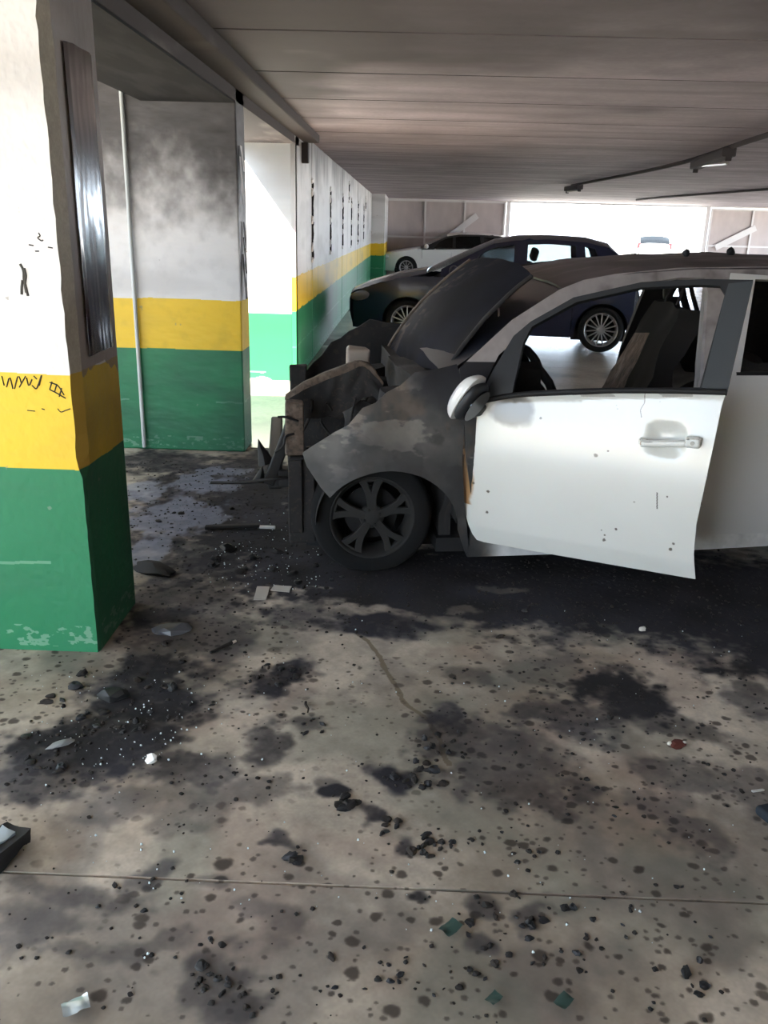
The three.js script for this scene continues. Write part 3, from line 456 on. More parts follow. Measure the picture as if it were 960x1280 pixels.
{
  const C = burnt, S = (name, pts, m, o = {}, label) => part(name, sheet(pts, bodyW, { width: BW, ...o }), m, C, label);
  const arch = arc(0.055, 0.25, 0.325, 0.295, 0, 148);
  const fenderLine = [[0.43, 0.115], ...arch.map(([s, y]) => [s, y]), [-0.262, 0.45], [-0.325, 0.54], [-0.345, 0.6], [-0.3, 0.64], [-0.2, 0.718], [-0.14, 0.755], [-0.08, 0.83], [-0.02, 0.855], [0.03, 0.9], [0.09, 0.93], [0.156, 0.985], [0.26, 1.0], [0.345, 1.02], [0.375, 0.93], [0.382, 0.79], [0.378, 0.6], [0.4, 0.4], [0.445, 0.13]];
  S('front_fender', fenderLine, sideMat, { L: 0.045, jag: 0.02, thick: 0.006 }, 'heat-bleached grey front wing');
  S('front_fender', fenderLine.map(([s, y]) => [s - 0.05 * step(0.5, 0.7, y), y + 0.07 * step(0.55, 0.8, y) * step(0.4, 0.1, s)]), charMat, { far: true, L: 0.06, jag: 0.03, thick: 0.006 }, 'charred black far front wing');
  // body side with door openings
  const outer = [[0.36, 0.94], [0.359, 1.005], [0.604, 1.209], [0.832, 1.343], [0.947, 1.386], [1.1, 1.415], [1.4, 1.447], [1.85, 1.462], [2.4, 1.45], [2.85, 1.40], [3.05, 1.2], [3.2, 0.95], [3.28, 0.7], [3.26, 0.3], [3.05, 0.24], ...arc(2.52, 0.29, 0.34, 0.33, 0, 180), [2.12, 0.14], [1.6, 0.118], [0.9, 0.108], [0.44, 0.1], [0.45, 0.3], [0.40, 0.6]];
  const front = [[0.5, 0.2], [1.42, 0.2], [1.46, 0.6], [1.5, 0.97], [1.545, 1.345], [1.53, 1.405], [1.41, 1.405], [1.137, 1.36], [0.906, 1.29], [0.753, 1.218], [0.54, 1.062], [0.47, 0.94], [0.46, 0.6]];
  const rearWin = [[1.68, 0.99], [2.4, 1.02], [2.55, 1.14], [2.36, 1.37], [2.2, 1.4], [1.78, 1.405]];
  const quarter = [[2.5, 1.04], [2.72, 1.07], [2.66, 1.3], [2.46, 1.37]];
  S('body_side', outer, sideMat, { holes: [front, rearWin], L: 0.08, thick: 0.03 });
  const farFront = front.map(([s, y]) => [s > 1.41 && y < 1.404 ? s + 0.27 : s === 1.53 ? 1.78 : s, y]), farRear = rearWin.map(([s, y]) => [s < 1.9 ? s + 0.26 : s, y]);
  S('body_side', outer, charMat, { holes: [farFront, farRear], far: true, L: 0.12, thick: 0.03 });
  const rd = [[1.51, 0.205], [2.06, 0.21], [2.2, 0.5], [2.4, 0.66], [2.5, 1.0], [2.5, 1.16], [2.36, 1.4], [1.66, 1.43], [1.6, 1.2], [1.545, 0.95], [1.505, 0.6]];
  part('rear_door', sheet(rd, (s, y) => bodyW(s, y) - 0.006, { holes: [rearWin], L: 0.07, thick: 0.008, width: BW }), rearPaint, C);
  part('rear_door', sheet(rd.map(([s, y]) => [s < 1.7 ? s + 0.25 : s, y]), (s, y) => bodyW(s, y) - 0.006, { holes: [farRear], L: 0.12, thick: 0.008, width: BW, far: true }), charMat, C);
  part('door_pillar_trim', sheet([[1.44, 0.25], [1.53, 0.25], [1.57, 0.97], [1.625, 1.38], [1.56, 1.4], [1.49, 0.97]], (s, y) => bodyW(s, y) + 0.05, { L: 0.1, thick: 0.02, width: BW }), mat(0x9a9693, 0.7), C, 'pale grey inner door pillar');
  part('window_seal', merge([tube([[1.66, 0.985, -0.03], [2.0, 0.99, -0.03], [2.42, 1.01, -0.03]], 0.012, 10, 6)]), blackMat, C);
  // roof, tailgate, cowl
  part('roof', loft([[0.86, 1.375, 1.335, 0.18], [0.98, 1.41, 1.38, 0.2], [1.2, 1.455, 1.425, 0.21], [1.5, 1.485, 1.447, 0.22], [1.9, 1.503, 1.46, 0.222], [2.4, 1.495, 1.45, 0.215], [2.85, 1.43, 1.40, 0.2], [3.0, 1.39, 1.36, 0.2]], BW, { warp: 0.018, seed: 670, crown: 2.4 }), roofMat, C, 'blistered soot-brown roof');
  part('roof_rivet', lumpy(new THREE.IcosahedronGeometry(0.018, 1), 0.006, 60, 3).translate(1.62, 1.505, -0.62), blackMat, C);
  part('roof_rivet', lumpy(new THREE.IcosahedronGeometry(0.022, 1), 0.007, 60, 5).translate(1.9, 1.515, -0.7), blackMat, C);
  part('tailgate', loft([[3.0, 1.39, 1.36, 0.2], [3.1, 1.2, 1.18, 0.14], [3.24, 0.95, 0.94, 0.1], [3.32, 0.7, 0.7, 0.1], [3.32, 0.35, 0.35, 0.1]], BW, { crown: 4 }), sideMat, C);
  part('floor_pan', box(0.3, 3.1, 0.1, 0.17, -1.6, -0.1), blackMat, C);
  part('firewall', lumpy(new THREE.BoxGeometry(0.06, 0.72, 1.42, 1, 8, 14), 0.03, 7, 11).translate(0.36, 0.52, -0.85), charMat, C);
  part('inner_wheel_arch', new THREE.CylinderGeometry(0.335, 0.335, 0.3, 30, 1, true, 0, Math.PI).rotateY(0).rotateX(Math.PI / 2).rotateZ(Math.PI / 2).translate(0.05, 0.26, -0.2), new THREE.MeshStandardMaterial({ color: 0x1b1a1a, roughness: 0.95, side: THREE.DoubleSide }), C);
  part('inner_wheel_arch', box(-0.32, 0.44, 0.03, 0.55, -0.42, -0.39), blackMat, C);
  part('scuttle', lumpy(new THREE.BoxGeometry(0.12, 0.42, 1.2, 3, 8, 14), 0.035, 7, 13).translate(0.23, 0.7, -0.88), charMat, C);
  // raised bonnet leaning back on the windscreen, arched front edge up
  {
    const n = 22, m = 22, g = new THREE.PlaneGeometry(1, 1, n, m), p = g.attributes.position;
    for (let i = 0; i < p.count; i++) {
      const t = p.getX(i) + 0.5, k = p.getY(i) + 0.5, e = Math.abs(t * 2 - 1);         // t: near 0 .. far 1, k: hinge 0 .. free edge 1
      const w = mix(0.24 + 0.03 * k, 1.5 - 0.04 * k, t), len = 1 - 0.10 * e ** 2.5 - 0.06 * (1 - t), kk = k * len;
      const s = mix(mix(0.34, 0.2, step(0, 1, t)), mix(0.82, 0.74, t), kk ** 1.15) - 0.05 * Math.sin(kk * Math.PI) * (1 - e * e), y = mix(0.93 - 0.07 * t, 1.43, kk ** 0.92) + 0.05 * Math.sin(kk * 2.6);
      const d = 0.035 * (fbm(t * 4, k * 4, 680) - 0.5); p.setXYZ(i, s + d, y + d * 0.6, -w);
    }
    g.computeVertexNormals();
    const bonnetTex = tex(512, 512, (u, v) => { const n = fbm(u * 5, v * 5, 690), m = fbm(u * 13, v * 13, 691); let c = mix3([9, 10, 16], [19, 23, 36], n); c = mix3(c, [78, 68, 61], 0.8 * step(0.52, 0.66, m) * step(0.5, 0.9, u + (n - 0.5) * 0.5)); return mix3(c, [20, 20, 23], 0.5 * step(0.5, 0.7, fbm(u * 9, v * 3, 695))); });
    const b = part('bonnet', g, new THREE.MeshPhysicalMaterial({ map: bonnetTex, roughness: 0.8, specularIntensity: 0.15, side: THREE.DoubleSide }), C, 'charred blue-black bonnet standing open');
    const edge = (t0, f) => tube(Array.from({ length: 9 }, (_, i) => { const col = Math.round(t0 * n), row = m - Math.round(i / 8 * m), k = row * (n + 1) + col; return [p.getX(k) - 0.006, p.getY(k), p.getZ(k)]; }), 0.011, 24, 6);
    part('bonnet_lip', edge(1), rustMat, b, 'rust-brown bonnet edge'); part('bonnet_lip', edge(0), charMat, b);
  }
  part('windscreen', loft([[0.3, 0.98, 0.96, 0.1], [0.62, 1.2, 1.18, 0.16], [0.9, 1.385, 1.35, 0.2]], BW, { thick: 0.006, warp: 0.02, seed: 700 }), new THREE.MeshPhysicalMaterial({ color: 0x181b23, roughness: 0.4, clearcoat: 0.2, side: THREE.DoubleSide }), C, 'soot-black windscreen');
  part('wiper_arm', tube([[0.6, 1.3, -0.5], [0.62, 1.22, -0.44], [0.6, 1.08, -0.4], [0.56, 1.0, -0.36]], 0.005, 20, 5), mat(0xaaa9ac, 0.4), C);
  // what is left of the front end
  const front2 = new THREE.Group(); front2.name = 'front_end'; C.add(front2); front2.userData.label = 'bare rusted front frame without bumper';
  part('headlight_post', metal3(lumpy(new RoundedBoxGeometry(0.1, 0.26, 0.07, 3, 0.012), 0.014, 16, 21).translate(-0.375, 0.68, -0.26)), rustMat, front2);
  part('headlight_post', metal3(lumpy(new RoundedBoxGeometry(0.1, 0.2, 0.07, 3, 0.012), 0.016, 16, 22).translate(-0.34, 0.7, -1.42)), charMat, front2);
  part('lower_panel', metal3(lumpy(new RoundedBoxGeometry(0.12, 0.42, 0.16, 4, 0.012), 0.014, 9, 23).translate(-0.345, 0.33, -0.28)), charMat, front2);
  part('lower_panel', metal3(lumpy(new RoundedBoxGeometry(0.07, 0.36, 0.03, 3, 0.006), 0.012, 12, 24).translate(-0.372, 0.36, -0.19)), charMat, front2);
  part('crash_bar', lumpy(new RoundedBoxGeometry(0.07, 0.12, 1.16, 3, 0.015), 0.012, 8, 25).translate(-0.47, 0.42, -0.86), blackMat, front2);
  part('crash_bar_bracket', rbox(-0.46, -0.36, 0.38, 0.47, -0.36, -0.27, 0.01), blackMat, front2);
  part('grille_stay', lumpy(new RoundedBoxGeometry(0.055, 0.34, 0.05, 3, 0.01), 0.01, 12, 26).rotateZ(R(-22)).translate(-0.445, 0.55, -0.3), blackMat, front2);
  part('grille_stay', lumpy(new THREE.ConeGeometry(0.04, 0.13, 7, 3), 0.014, 14, 27).rotateZ(R(18)).translate(-0.53, 0.54, -0.34), blackMat, front2);
  part('grille_stay', lumpy(new THREE.ConeGeometry(0.035, 0.1, 7, 3), 0.014, 14, 28).rotateZ(R(-12)).translate(-0.545, 0.45, -0.3), blackMat, front2);
  part('hanging_wire', tube([[-0.36, 0.72, -0.22], [-0.42, 0.745, -0.2], [-0.455, 0.745, -0.2]], 0.006, 12, 5), blackMat, front2);
  part('hanging_wire', tube([[-0.38, 0.66, -0.22], [-0.42, 0.65, -0.2], [-0.43, 0.61, -0.2], [-0.47, 0.575, -0.2]], 0.006, 14, 5), blackMat, front2);
  part('hanging_wire', tube([[-0.4, 0.45, -0.2], [-0.47, 0.46, -0.16], [-0.6, 0.43, -0.2], [-0.78, 0.4, -0.3]], 0.008, 14, 5), blackMat, front2);
  // engine bay: buckled slam panel, engine block, tank, struts
  {
    const ridge = (u) => { const k = [[0, -0.42, 0.79], [0.2, -0.33, 0.855], [0.45, -0.2, 0.915], [0.75, -0.06, 0.965], [0.88, -0.01, 0.945], [1, 0.06, 0.86]]; for (let i = 1; i < k.length; i++) if (u <= k[i][0] + 1e-6) { const t = (u - k[i - 1][0]) / (k[i][0] - k[i - 1][0]); return [mix(k[i - 1][1], k[i][1], t), mix(k[i - 1][2], k[i][2], t)]; } return [0.06, 0.86]; };
    const piece = (v0, v1, rows) => { const g = new THREE.PlaneGeometry(1, 1, 26, rows), p = g.attributes.position;
      for (let i = 0; i < p.count; i++) { const u = p.getX(i) + 0.5, v = mix(v0, v1, 0.5 - p.getY(i)), [s, y] = ridge(u), d = 0.03 * (fbm(u * 5, v * 5, 720) - 0.5), over = v < 0.25; p.setXYZ(i, s + d + 0.02 * v, over ? y + d - 0.02 + 0.02 * (v / 0.25) : y + d - (v - 0.25) * (0.16 + 0.14 * Math.sin(u * Math.PI)), over ? -0.62 + (v / 0.25) * 0.12 : -0.5 + 0.02 * (v - 0.25) + 0.05 * (fbm(u * 7, v * 3, 722) - fbm(u * 7, 0.75, 722)) * step(0.25, 0.4, v)); }
      g.computeVertexNormals(); return metal3(g); };
    part('buckled_panel', piece(0, 0.38, 6), rustMat, front2, 'crumpled rust-brown panel edge over the engine');
    part('panel_apron', piece(0.38, 1, 8), charMat, front2, 'blackened hanging part of the buckled panel');
  }
  part('engine_block', lumpy(new THREE.BoxGeometry(0.36, 0.3, 0.62, 10, 8, 12), 0.05, 9, 31).translate(0.08, 0.6, -0.85), charMat, front2);
  part('engine_block', lumpy(new THREE.BoxGeometry(0.22, 0.34, 0.5, 8, 8, 10), 0.05, 10, 33).translate(-0.2, 0.46, -1.0), charMat, front2);
  part('melted_tank', lumpy(new RoundedBoxGeometry(0.13, 0.12, 0.12, 4, 0.02), 0.014, 12, 35).translate(-0.02, 0.9, -1.0), mat(0x9c8f84, 0.85), front2, 'pale melted reservoir');
  part('strut_tower', lumpy(new THREE.CylinderGeometry(0.1, 0.14, 0.34, 16, 4), 0.02, 8, 37).translate(0.12, 0.68, -0.34), charMat, front2);
  part('strut_tower', lumpy(new THREE.CylinderGeometry(0.1, 0.14, 0.3, 16, 4), 0.02, 8, 38).translate(0.1, 0.66, -1.36), charMat, front2);
  { const r = rng(5); for (let k = 0; k < 9; k++) { const a = -0.32 + 0.4 * r(), z = -0.4 - 0.5 * r(), y = 0.72 + 0.08 * r(); part('hanging_wire', tube([[a, y, z], [a + 0.05 * (r() - 0.5), y - 0.06, z - 0.05], [a + 0.12 * (r() - 0.5), y - 0.1 - 0.06 * r(), z - 0.1], [a + 0.16 * (r() - 0.5), y - 0.22, z - 0.05]], 0.005 + 0.004 * r(), 16, 5), charMat, front2); } }
  // cabin
  const cabin = new THREE.Group(); cabin.name = 'cabin'; C.add(cabin); cabin.userData.label = 'gutted charred interior';
  part('dashboard', lumpy(new THREE.BoxGeometry(0.3, 0.3, 1.36, 10, 8, 26), 0.06, 8, 41).translate(0.62, 0.82, -0.86), mat(0x141212, 0.95), cabin);
  part('dashboard_wire', tube([[0.62, 1.02, -0.36], [0.66, 1.05, -0.36], [0.665, 1.14, -0.37], [0.64, 1.2, -0.36]], 0.007, 16, 5), blackMat, cabin);
  part('dashboard_wire', tube([[0.6, 1.0, -0.34], [0.64, 1.0, -0.36], [0.69, 1.035, -0.38]], 0.008, 12, 5), blackMat, cabin);
  part('steering_wheel', lumpy(new THREE.TorusGeometry(0.17, 0.022, 8, 26), 0.01, 14, 43).rotateY(Math.PI / 2).rotateZ(R(32)).translate(0.84, 0.9, -0.42), blackMat, cabin);
  part('steering_column', lumpy(new THREE.CylinderGeometry(0.05, 0.06, 0.4, 10, 5), 0.02, 12, 44).rotateZ(R(62)).translate(0.7, 0.83, -0.42), blackMat, cabin);
  const seat = (z, ds, seed) => {
    const back = (o, th) => { const g = new THREE.BoxGeometry(th, 0.66, 0.46, 4, 12, 10), p = g.attributes.position; for (let i = 0; i < p.count; i++) { const y = p.getY(i), k = y / 0.62 + 0.5; p.setX(i, p.getX(i) * (1 - 0.3 * k) + 0.2 * k + o); p.setZ(i, p.getZ(i) * (1 - 0.25 * k * k)); } return lumpy(g, 0.045, 7, seed); };
    part('seat_back', back(0, 0.16).translate(1.28 + ds, 0.94, z), mat(0x141110, 1.0), cabin);
    part('seat_cover_remains', (() => { const g = new THREE.PlaneGeometry(0.13, 0.5, 5, 14), p = g.attributes.position; for (let i = 0; i < p.count; i++) { const y = p.getY(i), k = y / 0.5 + 0.5; p.setXYZ(i, p.getX(i) * (1 - 0.4 * k) + 0.22 * k + 0.02 * fbm(y * 9, i, seed), y, 0.02 * fbm(y * 8, p.getX(i) * 8, seed + 3)); } g.computeVertexNormals(); return g; })().translate(0.99 + ds, 0.9, z + 0.245), rustMat, cabin, 'brown scorched seat cover');
    part('seat_cushion', lumpy(new THREE.BoxGeometry(0.48, 0.16, 0.46, 8, 4, 8), 0.04, 7, seed + 9).translate(1.08 + ds, 0.46, z), charMat, cabin);
    for (const dz of [-0.07, 0.07]) part('headrest_rod', tube([[1.44 + ds, 1.2, z + dz], [1.47 + ds, 1.3, z + dz], [1.49 + ds, 1.36, z + dz * 0.9]], 0.008, 8, 5), charMat, cabin);
    part('headrest_rod', tube([[1.49 + ds, 1.36, z - 0.063], [1.495 + ds, 1.375, z], [1.49 + ds, 1.36, z + 0.063]], 0.012, 8, 5), charMat, cabin);
  };
  seat(-0.46, 0.04, 51);
  part('seat_cushion', lumpy(new THREE.BoxGeometry(0.48, 0.14, 0.46, 8, 4, 8), 0.04, 7, 59).translate(1.3, 0.4, -1.24), charMat, cabin);
  part('seat_back', lumpy(new THREE.BoxGeometry(0.12, 0.6, 0.42, 4, 10, 8), 0.05, 7, 60).rotateZ(R(-58)).translate(1.78, 0.62, -1.22), charMat, cabin);
  part('rear_bench', lumpy(new THREE.BoxGeometry(0.24, 0.5, 1.3, 6, 10, 16), 0.06, 5, 61).rotateZ(R(-14)).translate(2.42, 0.62, -0.85), charMat, cabin);
  part('rear_bench', lumpy(new THREE.BoxGeometry(0.5, 0.18, 1.3, 8, 4, 16), 0.05, 5, 63).translate(2.1, 0.45, -0.85), charMat, cabin);
  part('hanging_trim', tube([[1.9, 1.42, -1.3], [1.95, 1.3, -1.33], [2.0, 1.2, -1.36], [2.12, 1.0, -1.4]], 0.022, 18, 6), charMat, cabin);
  part('hanging_trim', tube([[1.98, 1.42, -1.34], [2.03, 1.28, -1.36], [2.1, 1.14, -1.38], [2.16, 1.02, -1.4]], 0.014, 18, 6), charMat, cabin);
  part('hanging_trim', tube([[1.9, 1.4, -1.35], [1.88, 1.25, -1.35], [1.93, 1.15, -1.36]], 0.03, 12, 6), charMat, cabin);
  part('headlining_rag', lumpy(new THREE.BoxGeometry(0.5, 0.03, 1.2, 10, 1, 16), 0.04, 6, 65).translate(1.5, 1.4, -0.85), charMat, cabin);
  // wheels: front tyres burnt flat
  const dead = mat(0x141314, 0.9), rims = new THREE.MeshStandardMaterial({ color: 0x242322, roughness: 0.8, metalness: 0.1 });
  wheel(C, -0.012, 0.274, -0.1, 1, { rr: 0.2, tr: 0.292, n: 5, kind: 'fork', metal: rims, rubber: rubberMat, dark: dead, flat: 0.272, turn: 0.04 });
  wheel(C, -0.012, 0.274, -1.67, -1, { rr: 0.2, tr: 0.305, n: 5, kind: 'fork', metal: rims, rubber: rubberMat, dark: dead, flat: 0.272, turn: 0.3 });
  wheel(C, 2.52, 0.305, -0.03, 1, { rr: 0.2, tr: 0.305, n: 5, kind: 'fork', metal: rims, rubber: rubberMat, dark: dead });
  wheel(C, 2.52, 0.305, -1.67, -1, { rr: 0.2, tr: 0.305, n: 5, kind: 'fork', metal: rims, rubber: rubberMat, dark: dead });

  /* open driver door */
  const D = new THREE.Group(); D.name = 'driver_door'; D.position.set(0.42, 0, 0); D.rotation.y = -R(31.4); C.add(D); D.userData.label = 'open white driver door, paint still good';
  const dW = (a, y) => { const rec = Math.exp(-(((a - 0.848) / 0.062) ** 4) - (((y - 0.79) / 0.058) ** 4)); const sh = y > 0.86 + 0.12 * a ? (y - 0.86 - 0.12 * a) * 0.45 : 0; return 0.06 * (y - 0.5) ** 2 / 0.2 * 0.6 - 0.02 + sh + 0.02 * rec + (y < 0.28 ? (0.28 - y) * 0.18 : 0) + (a < 0.02 ? (0.02 - a) * 0.4 : 0); };
  const doorTex = tex(768, 640, (u, v) => {
    const a = -0.06 + u * 1.14, y = 0.18 + v * 0.86, n = fbm(a * 5, y * 5, 740), m = fbm(a * 14, y * 14, 741);
    let c = [222, 222, 216]; c = mix3(c, [204, 202, 195], 0.35 * n);
    const smoke = step(0.46, 0.7, Math.exp(-(((a - 0.16) / 0.13) ** 2) - (((y - 0.84) / 0.1) ** 2)) * 0.95 + (n - 0.5) * 0.9); c = mix3(c, [96, 92, 86], 0.85 * smoke);
    const rust = step(0.36, 0.7, Math.exp(-(((a + 0.02) / 0.05) ** 2)) * (y > 0.38 ? 0.95 : 0.35) + (m - 0.5) * 0.8); c = mix3(c, [150, 106, 62], 0.85 * rust); if (a < -0.028 && m > 0.4) c = mix3(c, [66, 50, 38], 0.7);
    const specks = spots(a, y, 46, 750, 0.985); c = mix3(c, [70, 62, 54], 0.8 * specks * step(0.45, 0.6, n));
    const hair = Math.abs(a - (0.72 + 0.05 * (y - 0.9)) - 0.03 * vn(y * 30, 2, 8)) < 0.0018 && y > 0.87 && y < 0.99; if (hair) c = [140, 132, 124];
    if (y > 0.88 + 0.1 * a && m > 0.62) c = mix3(c, [150, 144, 136], 0.6);
    const scr = Math.abs(a - 0.845 + (y - 0.53) * 0.12) < 0.0022 && Math.abs(y - 0.53) < 0.035; if (scr) c = [84, 78, 72];
    return c;
  });
  const doorMat = new THREE.MeshPhysicalMaterial({ map: scaled(doorTex, -0.06, 0.18, 1.14, 0.86), roughness: 0.35, clearcoat: 0.8, clearcoatRoughness: 0.12 });
  const skin = [[-0.038, 0.45], [-0.036, 0.6], [-0.046, 0.75], [-0.02, 0.83], [0.03, 0.855], [0.18, 0.896], [0.5, 0.945], [0.8, 0.978], [1.047, 0.998], [1.04, 0.95], [1.033, 0.8], [1.022, 0.6], [1.013, 0.45], [1.02, 0.32], [1.04, 0.2], [0.7, 0.198], [0.3, 0.196], [0.09, 0.197], [0.055, 0.203], [0.035, 0.23], [-0.01, 0.34]];
  part('door_skin', sheet(skin, dW, { L: 0.025, thick: 0.004, crease: 0.9 }), doorMat, D);
  part('door_inner', lumpy(sheet(skin.map(([a, y]) => [mix(0.48, a, 0.93), mix(0.6, y, 0.93)]), (a, y) => 0.05 + 0.02 * fbm(a * 6, y * 6, 760), { L: 0.08, thick: 0.04 }), 0.006, 9, 71), charMat, D, 'burnt-out inside of the door');
  const fW = (a, y) => 0.012 + Math.max(0, (y - 0.93) * 0.42);
  part('window_frame', sheet([[0.02, 0.85], [0.07, 1.0], [0.135, 1.15], [0.2, 1.215], [0.369, 1.325], [0.642, 1.401], [0.893, 1.425], [1.075, 1.43], [1.05, 0.995], [0.6, 0.955], [0.18, 0.895]], fW, { holes: [[[0.175, 0.915], [0.6, 0.975], [0.945, 1.01], [0.978, 1.37], [0.955, 1.402], [0.88, 1.402], [0.642, 1.379], [0.385, 1.307], [0.21, 1.195], [0.185, 1.13]]], L: 0.06, thick: 0.03 }), mat(0x191a1d, 0.6), D, 'black window frame');
  part('frame_post', sheet([[0.953, 1.012], [1.05, 1.0], [1.074, 1.426], [0.985, 1.412], [0.98, 1.37]], (a, y) => fW(a, y) - 0.005, { L: 0.1, thick: 0.006 }), mat(0x3a3e41, 0.5), D, 'slate grey rear post of the window frame');
  part('belt_seal', tube([[0.05, 0.868, -0.002], [0.18, 0.905, -0.004], [0.5, 0.955, -0.012], [0.8, 0.986, -0.02], [1.046, 1.004, -0.026]], 0.013, 30, 6), blackMat, D);
  // handle: grip bar with lock at its end
  const hd = part('door_handle', rbox(0.742, 0.925, 0.768, 0.797, 0.026, 0.05, 0.011, 4).rotateZ(R(7)).translate(0.108, -0.098, 0), doorMat, D);
  part('handle_cap', rbox(0.922, 0.987, 0.776, 0.822, 0.014, 0.052, 0.014, 4), doorMat, hd);
  part('lock_cylinder', new THREE.CylinderGeometry(0.0085, 0.0085, 0.006, 16).rotateX(Math.PI / 2).translate(0.955, 0.799, 0.0535), mat(0x8a8985, 0.35, { metalness: 0.7 }), hd, 'grey key lock');
  part('handle_foot', rbox(0.742, 0.775, 0.765, 0.79, 0.0, 0.04, 0.009, 3), doorMat, hd);
  // mirror: white cap, dark body
  const mr = new THREE.Group(); mr.name = 'side_mirror'; mr.position.set(0.018, 0.895, 0.12); mr.rotation.z = R(-32); mr.rotation.y = R(-12); D.add(mr);
  part('mirror_cap', (() => { const g = new THREE.SphereGeometry(1, 28, 18, 0, Math.PI * 2, 0, Math.PI), p = g.attributes.position; for (let i = 0; i < p.count; i++) { const x = p.getX(i); p.setXYZ(i, (x > 0 ? 0.1 : 1) * x * 0.064, Math.sign(p.getY(i)) * Math.abs(p.getY(i)) ** 0.8 * 0.116, Math.sign(p.getZ(i)) * Math.abs(p.getZ(i)) ** 0.7 * 0.08); } g.computeVertexNormals(); return g; })(), new THREE.MeshPhysicalMaterial({ color: 0xe4e2de, roughness: 0.3, clearcoat: 0.8 }), mr, 'white mirror cap');
  part('mirror_housing', (() => { const g = new THREE.SphereGeometry(1, 24, 16), p = g.attributes.position; for (let i = 0; i < p.count; i++) { const x = p.getX(i); p.setXYZ(i, x * 0.034 + 0.02, Math.sign(p.getY(i)) * Math.abs(p.getY(i)) ** 0.75 * 0.096, Math.sign(p.getZ(i)) * Math.abs(p.getZ(i)) ** 0.7 * 0.08); } g.computeVertexNormals(); return g; })(), mat(0x26272a, 0.5), mr, 'dark mirror housing');
  part('mirror_glass', new THREE.CylinderGeometry(0.07, 0.07, 0.004, 24).rotateZ(Math.PI / 2).scale(1, 1.15, 1).translate(0.054, 0, 0), mat(0x30343a, 0.08, { metalness: 0.8 }), mr);
  part('mirror_foot', rbox(0.0, 0.05, -0.09, -0.03, -0.14, -0.04, 0.015, 3), mat(0x1c1d1f, 0.5), mr);
}

